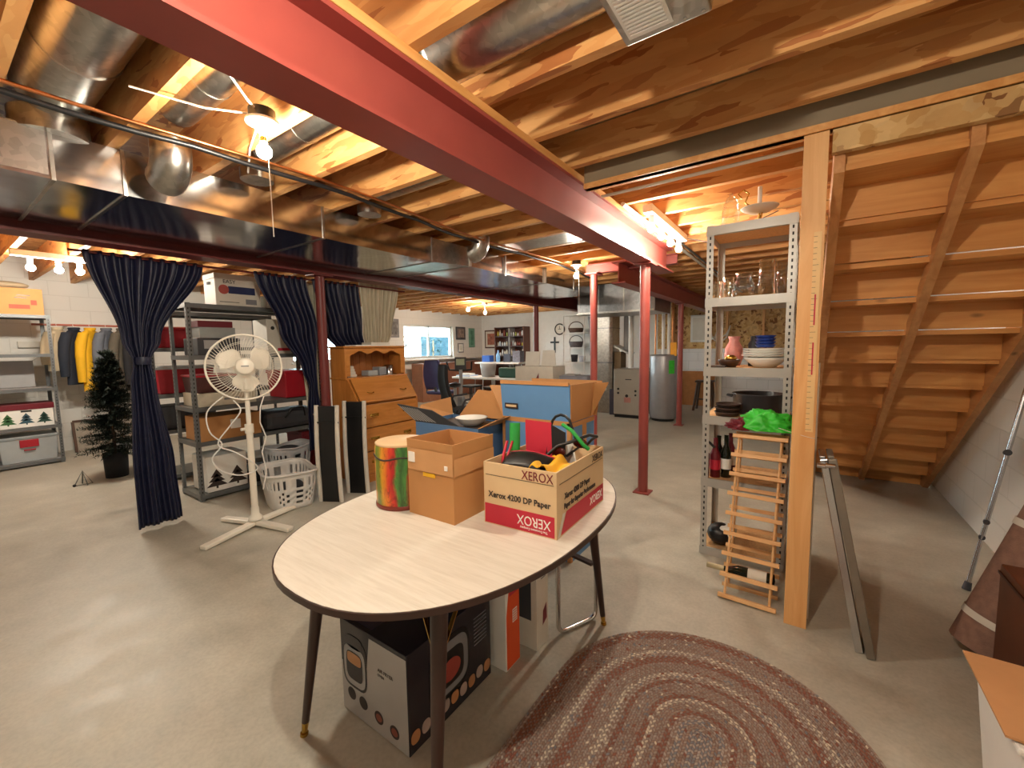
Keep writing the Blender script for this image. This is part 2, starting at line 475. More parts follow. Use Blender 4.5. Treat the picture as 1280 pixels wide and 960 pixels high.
# windows, with a garden outside
for k, (a0, a1) in enumerate(((WY0, WY1), (V0, V1))):
    w = MB()
    for y0, y1 in ((a0, a0+.05), (a1-.05, a1), ((a0+a1)/2-.02, (a0+a1)/2+.02)): w.box(XL-.12, XL-.06, y0, y1, WZ0, WZ1)
    w.box(XL-.12, XL-.06, a0, a1, WZ0, WZ0+.05).box(XL-.12, XL-.06, a0, a1, WZ1-.05, WZ1)
    w.box(XL-.2, XL+.03, a0-.03, a1+.03, WZ0-.03, WZ0)
    win = struct(w.build('window_%d' % (k+1), M['white']))
    MB().box(XL-.095, XL-.09, a0+.05, a1-.05, WZ0+.05, WZ1-.05).build('window_glass', M['glass'], win)
struct(MB().box(XL-9, XL-.2, -2, 16, .80, .95).build('outside_ground', plain('#5a7468', .9, 0, .2, 2)))
tag(MB().box(XL-4.3, XL-4.2, 12.2, 15.5, .95, 1.9).build('tint_fence', plain('#163a48', .8, 0, .1, 3)), 'blue-green fence added outside to tint the far window cyan', 'fence')  # added fence, coloured so the glare in the window turns cyan
rr_ = random.Random(8)
for k, (x, y, h) in enumerate(((XL-1.5, 8.7, 1.0), (XL-1.1, 9.7, .7))):
    t = thing('garden_shrub', ['taller leafy stalk outside the far window, left', 'lower leafy stalk outside the far window, right'][k], 'shrub', (x, y, .95))
    MB().tube([(0, 0, 0), (.02, .03, h*.5), (0, .05, h)], .018, 6).build('stem', M['stair_s'], t)
    m = MB()
    for j in range(60):
        a = rr_.uniform(0, 6.3); z = h*(.35+.75*rr_.random()); r_ = .05+.28*rr_.random()
        c = Vector((r_*math.cos(a), r_*math.sin(a)+.04, z)); d = Vector((rr_.uniform(-1, 1), rr_.uniform(-1, 1), rr_.uniform(-.6, .6))).normalized()*.07
        e = Vector((-d.y, d.x, .02)).normalized()*.03
        m.add([tuple(c-d), tuple(c-e), tuple(c+d), tuple(c+e)], [(0, 1, 2, 3)])
    m.build('foliage', plain('#14302f', .7, 0, .2), t)
# low white block wall and timber panelling where the utilities stand
struct(box_obj('wall_utility', M['block_x'], -2.95, XR, 10.55, 10.899, 0, 1.30))

# joists
JY = [1.895 + 0.4*k for k in range(-11, 23)]
n = 0
for y in JY:
    o = box_obj('ceiling_joist', M['joist'], XL, XR, y-.045, y, ZC, 2.719)
    struct(o)
# deep dark header joist carried by the wooden post, and the strand-board header of the stair opening
hj = MB().box(-1.12, XR, 2.405, 2.445, 2.336, 2.70).build('ceiling_header', plain('#8a7a62', 0.6, 0, .08, 4, name='weathered_lumber'))
struct(hj)
struct(MB().box(-1.12, XR, 2.395, 2.455, 2.336, 2.366).build('ceiling_header', M['plate']))
struct(MB().box(.07, XR, 2.41, 2.45, 2.235, 2.333).build('trim_1', M['osb']))
# steel beams: I sections, each with its wooden plate
def ibeam(name, label, xc, y0, y1, zb, zt, mat, w=.16, tf=.016, tw=.012, plate=True):
    t = thing(name, label, 'beam', (xc, y0, zb))
    L = y1-y0; h = zt-zb
    MB().box(-w/2, w/2, 0, L, 0, tf).box(-w/2, w/2, 0, L, h-tf, h).box(-tw/2, tw/2, 0, L, tf, h-tf).build('steel_section', mat, t)
    if plate: MB().box(-w/2+.005, w/2+.005, 0, L, h, ZC-zb).build('wood_plate', M['plate'], t)
    return t
ibeam('steel_beam', 'long bright red steel beam running overhead with a wood plate on its top', -1.22, -2.6, 4.6, 2.14, 2.385, M['red'])
ibeam('steel_beam', 'shorter red steel beam between the post with the bare bulb and the water heater', -1.75, 4.65, 10.5, 2.10, 2.345, M['red'], plate=False)
ibeam('steel_beam', 'shade-darkened red steel beam beside the big duct with curtains hung from it', -3.97, -2.6, 9.6, 2.14, 2.40, M['red_shaded'], .19)
def column(x, y, top, label, mat, r=.045):
    t = thing('steel_post', label, 'post', (x, y, 0))
    MB().cyl((0, 0, .012), (0, 0, top-.014), r, n=24).build('pole', mat, t)
    MB().box(-.075, .075, -.075, .075, 0, .012).build('base_plate', mat, t, bev=.002)
    MB().box(-.08, .08, -.10, .10, top-.014, top).build('top_plate', mat, t, bev=.002)
    return t
column(-1.22, 3.92, 2.14, 'red steel post standing clear on the floor nearest the metal shelf of glassware', M['red'])
column(-1.75, 7.60, 2.10, 'red steel post standing right beside the grey water heater', M['red'])
column(-2.20, 5.00, 2.30, 'red steel post rising behind the blue taped carton below the bare bulb', M['red'])
column(-3.97, 2.40, 2.14, 'shade-darkened red steel post between the gathered navy curtains', M['red_shaded'])
column(-3.97, 6.50, 2.14, 'thin shade-darkened red steel post in front of the bookcase and the wall cross', M['red_shaded'])
# short red cross beam carrying the two offset beams
t = thing('steel_beam', 'short red cross beam above the bare bulb joining the two long beams', 'beam', (-2.3, 5.0, 2.30))
MB().box(0, 1.1, -.05, .05, 0, .012).box(0, 1.1, -.05, .05, .1, .112).box(0, 1.1, -.006, .006, .012, .1).build('steel_section', M['red'], t)

# wooden post with yardstick and the hardboard sheet behind it
t = thing('wooden_post', 'pale wooden post with a yardstick nailed on, holding up the stair header', 'post', (-.03, 2.405, 0))
MB().box(-.005, .088, 0, .09, 0, 2.334).build('timber', M['stud'], t, bev=.002)
ys = MB().box(.048, .078, -.005, -.0005, .98, 1.90)
for k in range(36):
    ys.box(.048, .048+(.014 if k % 6 else .022), -.0056, -.005, .99+k*.0254, .9915+k*.0254, 1)
ys.box(.06, .066, -.0056, -.005, 1.25, 1.40, 2).box(.06, .066, -.0056, -.005, 1.48, 1.62, 2)
ys.build('yardstick', [plain('#e2ba80', .5, 0, .05), M['ink'], M['redprint']], t)
tag(MB().tube([(-.09, 2.44, .98), (-.02, 2.41, .965), (.03, 2.40, .955), (.058, 2.40, .95)], .0012, 5).build('string', M['offwhite']),
    'thin white string running from the wine rack round the wooden post', 'string')
t = thing('hardboard_sheet', 'thin brown hardboard sheet standing on edge behind the wooden post', 'board', (.061, 2.51, 0))
MB().box(0, .006, 0, .75, 0, 1.30).build('sheet', plain('#8d6844', .7, 0, .08), t)
MB().box(-.0008, .0068, -.002, .004, 0, 1.302).build('pale_edge', M['offwhite'], t)

# staircase seen from underneath
st = thing('staircase', 'open-backed pine staircase seen from underneath, going down to the far floor', 'staircase', (.08, 0, 0))
def zl(Y): return 3.93 - .72*Y      # lower edge of the stringers
for xs, w_ in ((.0, .04), (.43, .04), (.90, .04)):
    poly = [(2.46, min(zl(2.46), 2.234)), (5.46, 0.0), (5.80, 0.0), (5.80, .02)]
    # outline in the Y-Z plane
    pts = [(2.46, zl(2.46)), (zl(0)/.72, 0.0)]
    pts = [(2.46, zl(2.46)), (3.93/.72, 0.0), (3.93/.72+.31, 0.0), (2.46, zl(2.46)+.24)]
    m = MB(); m.T = Matrix(((0, 0, 1, 0), (1, 0, 0, 0), (0, 1, 0, 0), (0, 0, 0, 1)))
    if xs == .43:     # the middle carriage is cut to steps: keep it narrower
        pts = [(2.46, zl(2.46)), (3.93/.72, 0.0), (3.93/.72+.14, 0.0), (2.46, zl(2.46)+.115)]
    m.prism(pts, xs, xs+w_); m.build('stringer', M['stair_s'], st)
for k in range(-2, 12):
    Yk = 2.75 + .254*k; zk = 2.0 - .183*k + .012
    gap = .006 if k in (1, 2, 3) else 0.0
    x0, x1 = .041, .899
    if Yk > 2.47:
        MB().box(x0, x1, Yk, Yk+.018, max(zk+gap, 0.001), zk+.183).build('riser', M['stair_x'], st)
    if k < 11: MB().box(x0, x1, max(Yk-.02 if k < 0 else Yk+.019, 2.47), Yk+.254+.02, zk-.028+.0, zk).build('tread', M['stair_x'], st)
tag(MB().cyl((1.0, 3.35, 1.13), (1.0, 3.33, 1.28), .022, n=10).build('wood_peg', M['stair_s']), 'small wooden peg fixed high on the white block wall under the stair', 'peg')

# ================================================================== DUCTWORK
dt = thing('main_duct', 'long rectangular galvanised duct running under the joists beside the dark beam', 'duct', (0, 0, 0))
def duct_box(x0, x1, y0, y1, z0, z1, name='duct_section', mat='galv'):
    return MB().box(x0, x1, y0, y1, z0, z1).build(name, M[mat], dt)
duct_box(-3.86, -2.86, -2.55, .45, 2.20, 2.418)
duct_box(-3.86, -2.862, .46, .70, 2.202, 2.418)
duct_box(-3.86, -2.86, .71, 2.85, 2.20, 2.418)
m = MB(); m.add([(-3.86, 2.86, 2.2), (-2.86, 2.86, 2.2), (-2.86, 2.86, 2.418), (-3.86, 2.86, 2.418),
                 (-3.86, 3.3, 2.22), (-2.80, 3.3, 2.22), (-2.80, 3.3, 2.40), (-3.86, 3.3, 2.40)],
                [(0, 3, 2, 1), (4, 5, 6, 7), (0, 1, 5, 4), (1, 2, 6, 5), (2, 3, 7, 6), (3, 0, 4, 7)])
m.build('duct_transition', M['galv_r'], dt)
duct_box(-3.86, -2.80, 3.31, 4.8, 2.22, 2.40); duct_box(-3.86, -2.78, 4.81, 6.4, 2.22, 2.40)
for y in (.455, .705, 2.855, 3.305, 4.805, 1.78):
    MB().box(-3.866, -2.772 if y > 3 else -2.852, y-.007, y+.007, 2.195 if y < 3 else 2.215, 2.419).build('seam', M['galv_r'], dt)
MB().box(-2.858, -2.855, .08, .44, 2.215, 2.41).build('access_cover', M['galv_r'], dt)
for y in (3.9, 5.6): MB().box(-2.79, -2.777, y, y+.02, 2.2, 2.42).build('hanger_strap', M['galv_r'], dt)
# dark return plenum crossing beyond the bulb post
t = thing('return_plenum', 'dark grey sheet metal plenum hanging between the two far red posts', 'duct', (-3.2, 6.6, 1.93))
MB().box(0, 1.30, 0, .9, 0, .47).build('duct_section', M['galv_d'], t)
for x in (.36, .80): MB().box(x, x+.02, -.012, .0, 0.031, .47).build('seam', M['galv_r'], t)
MB().box(0, 1.3, -.02, 0, 0, .03).build('seam', M['galv_r'], t)
# branch ducts: rise from the main duct, bend, and run in the joist bays
def branch(y, x_end, r, label, x_face=-2.60, drop=None, seams=True, zc=2.565, mat='galv_r'):
    t = thing('round_duct', label, 'duct', (0, 0, 0), group=None)
    zb = 2.40 if drop is None else drop
    pts = []
    if drop is not None:      # boot turning into the side of the main duct
        for i in range(7):
            a = PI/2*i/6
            pts.append((x_face-.14+.10*math.sin(a)+.04, y, drop+.10-.10*math.cos(a)))
        pts.append((x_face, y, zc-.12))
    else:
        pts = [(x_face, y, 2.405), (x_face, y, zc-.10)]
    MB().tube(pts, r, 20).build('elbow', M[mat], t)
    pts2 = [(x_face, y, zc-.12)]
    for i in range(7):
        a = PI/2*i/6
        pts2.append((x_face+.12-.12*math.cos(a), y, zc-.12+.12*math.sin(a)))
    MB().tube(pts2, r*1.03, 20).build('elbow', M[mat], t)
    MB().cyl((x_face+.12, y, zc), (x_end, y, zc), r, n=24).build('pipe', M[mat], t)
    if seams:
        for k in range(1, 3):
            x = x_face+.15+(x_end-x_face-.2)*k/3
            MB().cyl((x-.004, y, zc), (x+.004, y, zc), r*1.04, n=24).build('seam', M[mat], t)
    return t
yb = [1.895+.4*k+.178 for k in range(-6, 12)]
branch(.473, -1.35, .135, 'widest dark round duct at the near end, bending up over the rectangular duct', x_face=-2.93, drop=None, zc=2.60)
branch(.835, -1.35, .085, 'round duct dropping in front of the rectangular duct with a short elbow', x_face=-2.62, drop=2.285)
branch(1.273, -1.35, .088, 'round duct in the joist bay directly behind the pull-chain bulb', x_face=-2.70)
branch(2.073, -1.35, .085, 'round duct in a joist bay past the pull-chain bulb, mostly behind the cable', x_face=-2.72)
branch(3.20+.0, -1.9, .085, 'round branch duct leaning out over the step in the rectangular duct', x_face=-2.56, drop=2.30)
# sheet metal bay liners
def liner(x0, x1, k, label, z=2.50, fin='galv_r'):
    y0 = 1.895+.4*k+.004; y1 = y0+.347
    o = MB().box(x0, x1, y0, y1, z, z+.004).build('sheet_metal_panel', M[fin])
    return tag(o, label, 'panel')
liner(-2.6, -1.35, 4, 'bright sheet metal panel closing a joist bay before the bare bulb', 2.424)
liner(-1.10, -.2, 0, 'grey sheet metal lining in the joist bay past the rounded pipe end', 2.60)
# rounded oblong pipe end right of the beam
t = thing('round_duct', 'dull round metal pipe with a rounded end in the joist bay above the red beam', 'duct', (0, 1.30, 2.58))
MB().cyl((-1.20, 0, 0), (1.05, 0, 0), .133, n=28).build('pipe', M['galv_r'], t)
MB().ball((-1.20, 0, 0), .133, sq=(.6, 1, 1), n=20).build('end_cap', M['galv_r'], t)
# floor register boot, top of the picture
t = thing('register_boot', 'galvanised register boot with a ribbed vent nailed under the joists', 'vent', (-.37, 1.27, 2.345))
MB().box(-.13, .12, -.12, .12, 0, .074).build('boot', M['galv_r'], t, bev=.006)
s = MB(); s.box(-.11, .02, -.105, .09, -.003, 0)
for k in range(12): s.box(-.10, .01, -.10+k*.015, -.093+k*.015, -.008, -.003)
s.build('ribs', M['white'], t)
for x in (.05, .10): MB().cyl((x, .10, -.004), (x, .10, 0), .006, n=8).build('screw', M['chrome'], t)

# cables and pipes under the joists
def cable(name, pts, r, mat, label, cat, n=8):
    o = MB().tube(pts, r, n).build(name, mat); return tag(o, label, cat)
cab = []
for i in range(31):
    y = -.6 + i*.21
    cab.append((-2.40 - .05*math.sin(i*.45) - .012*i*.3, y, 2.385 - .012*abs(math.sin(i*.9))))
cable('black_cable', [(p[0]-.02, p[1], p[2]) for p in cab], .013, M['black'], 'thick black cable strapped beside the copper pipe under the joists', 'cable')
cable('copper_pipe', [(p[0]+.02, p[1], 2.398) for p in cab], .009, M['copper'], 'thin copper pipe running under the joists above the rectangular duct', 'pipe')
cable('wire', [(-2.12, .56, 2.40), (-2.05, .78, 2.395), (-1.97, .93, 2.41)], .004, M['offwhite'], 'white electric wire running to the pull-chain lamp from the left', 'wire', 6)
cable('wire', [(-1.75, .72, 2.44), (-1.86, .86, 2.40), (-1.93, .93, 2.41)], .005, M['offwhite'], 'white electric wire crossing down from the beam to the pull-chain lamp', 'wire', 6)
cable('wire', [(-2.6, 1.18, 2.40), (-2.3, 1.06, 2.405), (-2.0, .97, 2.41)], .005, M['white'], 'white electric wire running from the pull-chain lamp towards the duct', 'wire', 6)
cable('conduit', [(-1.10, 2.62, 2.35), (0, 2.60, 2.352), (.03, 2.6, 2.352)], .010, M['white'], 'thin white conduit running under the joists behind the wooden post', 'pipe')
cable('conduit', [(-1.10, 3.0, 2.403), (-1.10, 6.0, 2.403), (-1.10, 9.5, 2.403)], .016, M['offwhite'], 'pale pipe running along the right side of the red beam', 'pipe')
cable('conduit', [(-1.045, 3.8, 2.407), (-1.045, 6.0, 2.407), (-1.045, 9.5, 2.407)], .012, M['shelf_mid'], 'grey pipe under the joists beside the pale pipe', 'pipe')
cable('wire', [(-.95, 4.3, 2.40), (-.7, 4.2, 2.30), (-.5, 4.0, 2.33), (-.2, 3.9, 2.41)], .004, M['ink'], 'thin dark wire sagging under the joists above the metal shelf', 'wire', 5)

# ================================================================== LAMPS
def keyless_lamp(x, y, label, w=BULB_W, col=WARM, chain=0, z=2.25, group=None):
    t = thing('bulb_lamp', label, 'light', (x, y, z), group=group)
    top = 2.418-z
    MB().cyl((0, 0, top-.045), (0, 0, top), .052, n=16).build('junction_box', M['black'], t)
    MB().lathe([(.0, top-.085), (.028, top-.085), (.035, top-.065), (.065, top-.055), (.065, top-.045), (0, top-.045)], n=24).build('lamp_holder', M['white'], t)
    if top > .16: MB().cyl((0, 0, .06), (0, 0, top-.083), .014, n=12).build('socket', M['white'], t)
    bulb(t, (0, 0, 0), w, col)
    if chain:
        MB().tube([(.03, 0, top-.06), (.034, 0, -.1), (.035, 0, -chain)], .0022, 6).build('pull_chain', M['offwhite'], t)
    return t
keyless_lamp(-1.93, .947, 'bare lit bulb on a white lamp holder with a long pull chain', w=31, chain=.36)
keyless_lamp(-2.28, 4.672, 'bare lit bulb hanging beside the red post behind the blue carton', w=20, z=2.24, chain=.55)
keyless_lamp(-.42, .272, 'bare lit bulb under the joists just behind and above the viewer', w=34, z=2.30)
t = thing('track_light', 'white ceiling track with several lit bulbs beside the long red beam', 'light', (-.97, 3.2, 2.30))
MB().box(-.035, .035, -.05, 1.05, .06, .117).build('track', M['white'], t, bev=.004)
for i, y in enumerate((.05, .32, .60, .88)):
    MB().cyl((0, y, .0), (0, y, .06), .022, n=12).build('socket', M['white'], t)
    bulb(t, (0.0, y, -.035), 10, WARM, .028)
t = thing('track_light', 'ceiling bar with lit globe bulbs in the coat corner behind the curtain', 'light', (-6.3, .70, 2.30))
MB().box(-.035, .035, -.05, .62, .06, .117).build('track', M['white'], t, bev=.004)
for i, (x, y) in enumerate(((-.05, .08), (0, .27), (.05, .42), (.12, .52))):
    MB().cyl((x*.4, y, .0), (x*.4, y, .06), .022, n=12).build('socket', M['white'], t)
    bulb(t, (x*.4, y, -.04), 17, SOFT, .034)
t = thing('twin_bulb_lamp', 'ceiling lamp with two lit bulbs in front of the bookcase', 'light', (-6.0, 7.6, 2.25))
MB().cyl((0, 0, .12), (0, 0, .167), .06, n=16).build('lamp_holder', M['white'], t)
MB().tube([(-.2, -.35, -.0+.05), (-.1, -.15, .11), (0, 0, .12), (-.2, .25, .09), (-.35, .45, .04)], .008, 8).build('lamp_arm', M['white'], t)
bulb(t, (-.2, -.35, 0), 26, (1, .86, .7), .035); bulb(t, (-.35, .45, -.01), 26, (1, .86, .7), .035)

# ================================================================== THE TABLE
t = thing('oval_table', 'oval cream-topped table with dark edge band and tapered splayed legs, cartons on it', 'table', (-1.115, 1.31, 0))
def superell(a, b_, n_, N=72):
    out = []
    for i in range(N):
        q = 2*PI*i/N; c, s = math.cos(q), math.sin(q)
        out.append((a*math.copysign(abs(c)**(2/n_), c), b_*math.copysign(abs(s)**(2/n_), s)))
    return out
MB().prism(superell(.520, .755, 2.3), .724, .74).build('tabletop', M['laminate'], t)
MB().prism(superell(.5245, .7595, 2.3), .720, .7387, smooth=True).build('edge_band', M['brown_dk'], t)
ap = MB(); ap.box(-.30, .30, -.52, -.49, .66, .711).box(-.30, .30, .49, .52, .66, .711).box(-.32, -.29, -.49, .49, .66, .711).box(.29, .32, -.49, .49, .66, .711)
ap.build('apron', M['brown_dk'], t)
for sx in (-1, 1):
    for sy in (-1, 1):
        top = Vector((sx*.29, sy*.50, .711)); ft = Vector((sx*.335, sy*.59, .0))
        l = MB().cyl(top, ft.lerp(top, .07), .027, .013, 20).build('leg', M['brown_dk'], t)
        MB().cyl(ft.lerp(top, .07), ft.lerp(top, .015), .0125, .010, 14).cyl(ft.lerp(top, .015), ft, .014, .014, 14).build('brass_ferrule', M['brass'], l)
        mid = ft.lerp(top, .72)
        b = MB()
        b.bar(mid + Vector((0, 0, 0)), (sx*.29-sx*.10, sy*.50, .71), .012, .004, 0)
        b.build('brace', M['brass'], t)
        MB().bar(mid, (sx*.29, sy*.50-sy*.12, .71), .012, .004).build('brace', M['brass'], t)

# chrome tube frame standing under the far end of the table
t = thing('chrome_frame', 'chrome tube leg frame standing under the far end of the oval table', 'frame', (-.93, 1.78, 0))
def rounded(pts, r=.05, k=5):
    out = []
    for i, p in enumerate(pts):
        p = Vector(p)
        if i in (0, len(pts)-1): out.append(p); continue
        a = (Vector(pts[i-1])-p); b = (Vector(pts[i+1])-p)
        rr = min(r, a.length/2, b.length/2)
        a = p+a.normalized()*rr; b = p+b.normalized()*rr
        for j in range(k+1):
            u = j/k; out.append(a*(1-u)**2 + p*2*u*(1-u) + b*u*u)
    return out
MB().tube(rounded([(0, -.08, .70), (-.0, -.08, .012), (.10, .14, .012), (.10, .14, .70)], .05), .0115, 12).build('tube_leg', M['chrome'], t)
MB().tube(rounded([(-.42, .02, .70), (-.42, .02, .012), (-.32, .24, .012), (-.32, .24, .70)], .05), .0115, 12).build('tube_leg', M['chrome'], t)
MB().bar((.09, .12, .30), (-.33, .22, .30), .03, .014).build('cross_bar', M['brown_dk'], t)

# ------------------------------------------------------------------ on the table
# painted drum
def make_drum():
    m, nt, b = nt_new('painted_drum')
    tc = nt.nodes.new('ShaderNodeTexCoord')
    sx = nt.nodes.new('ShaderNodeSeparateXYZ'); nt.links.new(tc.outputs['Object'], sx.inputs[0])
    at = nt.nodes.new('ShaderNodeMath'); at.operation = 'ARCTAN2'
    nt.links.new(sx.outputs['Y'], at.inputs[0]); nt.links.new(sx.outputs['X'], at.inputs[1])
    n = noise_n(nt, coords(nt, (14, 14, 5)), 1.0, 4, 0.6, 1.0)
    ad = nt.nodes.new('ShaderNodeMath'); ad.operation = 'MULTIPLY_ADD'; ad.inputs[1].default_value = .55
    nt.links.new(n, ad.inputs[0]); nt.links.new(at.outputs[0], ad.inputs[2])
    md = nt.nodes.new('ShaderNodeMath'); md.operation = 'PINGPONG'; md.inputs[1].default_value = 1.05
    nt.links.new(ad.outputs[0], md.inputs[0])
    dv = nt.nodes.new('ShaderNodeMath'); dv.operation = 'DIVIDE'; dv.inputs[1].default_value = 1.05
    nt.links.new(md.outputs[0], dv.inputs[0])
    c = ramp(nt, dv.outputs[0], [(0.0, lin('#2f5a2a')), (0.18, lin('#4c8a3c')), (0.30, lin('#b01f22')), (0.45, lin('#d8452a')), (0.58, lin('#e2822a')), (0.75, lin('#e0a32c')), (0.9, lin('#7a8a2a'))])
    dk = noise_n(nt, coords(nt, (30, 30, 9)), 1.0, 5, .7, 1.5)
    c = mixc(nt, c, lin('#3a2312'), ramp(nt, dk, [(0.52, (0, 0, 0, 1)), (0.68, (.75, .75, .75, 1))]))
    nt.links.new(c, b.inputs['Base Color']); b.inputs['Roughness'].default_value = .3
    return m
t = thing('painted_drum', 'round drum painted in yellow, red and green streaks beside a brown carton', 'drum', (-1.405, 1.185, .7402), -.45)
MB().lathe([(0, 0), (.108, 0), (.112, .02), (.113, .25), (.109, .262)], n=40).build('shell', make_drum(), t)
MB().lathe([(.109, .262), (.111, .268), (.105, .273), (0, .271)], n=40).build('lid', plain('#d6b58a', .5, 0, .04), t)
MB().tube([(.1135*math.cos(a*PI/20), .1135*math.sin(a*PI/20), .215+.006*math.sin(a*.7)) for a in range(40)], .0035, 6, closed=True).build('cord', M['ink'], t)
MB().lathe([(.1125, 0), (.1155, .004), (.1155, .014), (.1128, .018)], n=40).build('base_rim', plain('#7a2f22', .4), t)

# brown carton, open, with clear tape
t = thing('cardboard_carton', 'tall open brown cardboard carton with clear tape and a small yellow sticker', 'carton', (-1.17, 1.238, .7402))
carton(t, .245, .24, .21, (M['cardboard'], M['cardboard_in']))
sl = MB(); x, y, h = .1225, .12, .21
sl.slab([(-x, -y, h), (x, -y, h), (x+.002, -y-.004, h+.095), (-x+.003, -y-.004, h+.095)], -.004, 0)
sl.build('flap', M['cardboard'], t)
MB().slab([(x, -y, h), (x, y, h), (x+.004, y, h+.095), (x+.004, -y, h+.095)], -.004).build('flap', M['cardboard'], t)
MB().slab([(x, y, h), (-x, y, h), (-x, y+.004, h+.09), (x, y+.004, h+.09)], -.004).build('flap', M['cardboard'], t)
MB().slab([(-x, y, h), (-x, -y, h), (-x-.003, -y, h+.095), (-x-.003, y, h+.09)], -.004).build('flap', M['cardboard'], t)
tape = plain('#cf9d6c', .12, 0, .05)
MB().box(-x+.006, x+.003, -y-.0058, -y-.0050, .185, .27).build('packing_tape', tape, t)
MB().box(x+.0050, x+.0056, -y, y, .185, .25).build('packing_tape', tape, t)
MB().box(-.035, .03, -y-.0025, -y-.0005, .165, .18).build('yellow_sticker', M['yellow'], t)
MB().box(-.11, -.075, -y-.0085, -y-.006, .215, .255).build('white_sticker', M['paper'], t)
MB().box(.085, .10, -y-.0085, -y-.006, .205, .222).build('white_sticker', M['paper'], t)

# paper carton with printing
t = thing('paper_carton', 'open paper carton with a crimson band, printed XEROX, filled with odds and ends', 'carton', (-.83, 1.432, .7402), R(2))
W_, D_, H_ = .305, .44, .235
carton(t, W_, D_, H_, (M['carton_pale'], M['cardboard_in']), t=.006)
x, y = W_/2, D_/2
pb = MB(); pb.box(-x+.004, x-.008, -y-.0012, -y, .004, .078, 0); pb.box(-x+.01, x-.01, -y-.0011, -y, .1875, .189, 1)
pb.build('crimson_band', [M['redprint'], M['ink']], t)
pr_ = MB(); pr_.add([(x+.0012, -y+.03, .006), (x+.0012, y-.004, .006), (x+.0012, y-.004, .078), (x+.0012, -y+.075, .078)], [(0, 1, 2, 3)], 0)
pr_.add([(x+.0012, -y+.005, .004), (x+.0012, -y+.024, .004), (x+.0012, -y+.068, .078), (x+.0012, -y+.045, .078)], [(0, 1, 2, 3)], 1)
pr_.box(x, x+.0011, -y+.02, y-.01, .1875, .189, 2)
pr_.build('crimson_band', [M['redprint'], M['offwhite'], M['ink']], t)
f_ = lambda s_, sz, mt, px, pz, sx=1, rot=0, al='CENTER', bold=0: text(s_, sz, mt, t, (px, -y-.0018, pz), (R(90), R(rot), 0), sx=sx, align=al, bold=bold)
g_ = lambda s_, sz, mt, py, pz, sx=1, rot=0, al='CENTER', bold=0: text(s_, sz, mt, t, (x+.0018, py, pz), (R(90), R(rot), R(90)), sx=sx, align=al, bold=bold)
f_('XEROX', .046, plain('#7c1f2a', .5), .078, .208, .82)
f_('Xerox 4200 DP Paper', .031, M['ink'], -.0, .115, .93, bold=.0006)
f_('XEROX', .05, M['paper'], .062, .046, .82, 180)
f_('The Document Company', .012, M['paper'], .062, .017, .9, 180)
g_('XEROX', .04, M['ink'], .15, .208, .85)
g_('Xerox 4200 DP Paper', .030, M['ink'], -.045, .135, .85, bold=.0006)
g_('Paper for Superior Performance', .026, M['ink'], -.02, .100, .85, bold=.0012)
g_('XEROX', .046, M['paper'], .135, .045, .85, 180)
# things in it
t = thing('paper_roll', 'bright green roll standing in the near left corner of the paper carton', 'roll', (-.945, 1.36, .747))
MB().cyl((0, 0, 0), (-.03, .06, .34), .022, n=20).build('roll', M['green'], t)
t = thing('tote_bag', 'crimson and black tote bag with white lining leaning in the paper carton', 'bag', (-.85, 1.40, .747), R(6))
MB().slab([(-.075, .055, 0), (.045, .055, 0), (.005, .125, .335), (-.115, .125, .34)], .012).build('front_panel', M['redprint'], t)
MB().slab([(-.02, .048, 0), (.10, .048, 0), (.068, .118, .30), (.0, .121, .33)], .008).build('black_panel', M['black'], t)
MB().tube([(.0, .125, .32)] + [(.0+.045*(1-math.cos(a)), .13, .32+.05*math.sin(a)) for a in (.5, 1, 1.5, 2, 2.5)] + [(.12, .13, .24), (.07, .12, .2)], .006, 8).build('handle', M['black'], t)
MB().sheet(lambda u, v: (.04+.09*u, .13+.02*math.sin(u*5), .10+.20*(1-u*.6)*v+.02*math.sin(9*u+3*v)), 12, 8).build('white_lining', M['paper'], t, solid=.006)
MB().tube([(.05, .13, .33), (.10, .11, .31), (.15, .10, .26), (.165, .12, .24)], .008, 8).build('green_strap', M['green'], t)
t = thing('pouch', 'black padded pouch edged in red lying open near the front of the paper carton', 'pouch', (-.845, 1.325, .747))
MB().sheet(lambda u, v: (-.105+.19*u, -.045+.08*v, .19+.07*v-.03*v*v+.012*math.sin(PI*u)), 14, 6).build('body', M['black'], t, solid=.012)
MB().tube([(-.108, .037, .232), (-.06, .037, .24), (-.01, .037, .244), (.04, .037, .24), (.088, .037, .232)], .006, 8).tube([(-.105, -.047, .192), (0, -.048, .203), (.088, -.047, .192)], .005, 8).build('red_piping', M['redprint'], t)
MB().tube([(-.14, .05, .27), (-.125, 0, .22), (-.10, -.04, .17)], .006, 8).tube([(-.12, .06, .27), (-.105, 0, .22), (-.08, -.04, .17)], .005, 8).build('red_cord', M['redprint'], t)
MB().box(-.09, .07, -.03, .06, 0, .155).build('stuffing', M['softblack'], t, bev=.02)
t = thing('sunglasses', 'glossy black and red wraparound glasses resting on the rim of the paper carton', 'glasses', (-.755, 1.53, .955))
for k, dx in enumerate((-.05, .015)):
    MB().ball((dx, dx*1.0, .02+.03*k), .042, sq=(.8, .25, .5)).build('lens', plain('#4a1512', .08), t)
MB().tube([(-.09, -.085, 0), (-.05, -.06, .045), (.0, -.02, .062), (.05, .03, .085), (.07, .06, .075)], .007, 8).build('frame', M['black'], t)
MB().tube([(.07, .06, .075), (.03, .10, .05), (-.03, .13, -.01)], .006, 8).build('temple', M['black'], t)
t = thing('yellow_cloth', 'crumpled yellow cloth by the near right rim of the paper carton', 'cloth', (-.735, 1.34, .747))
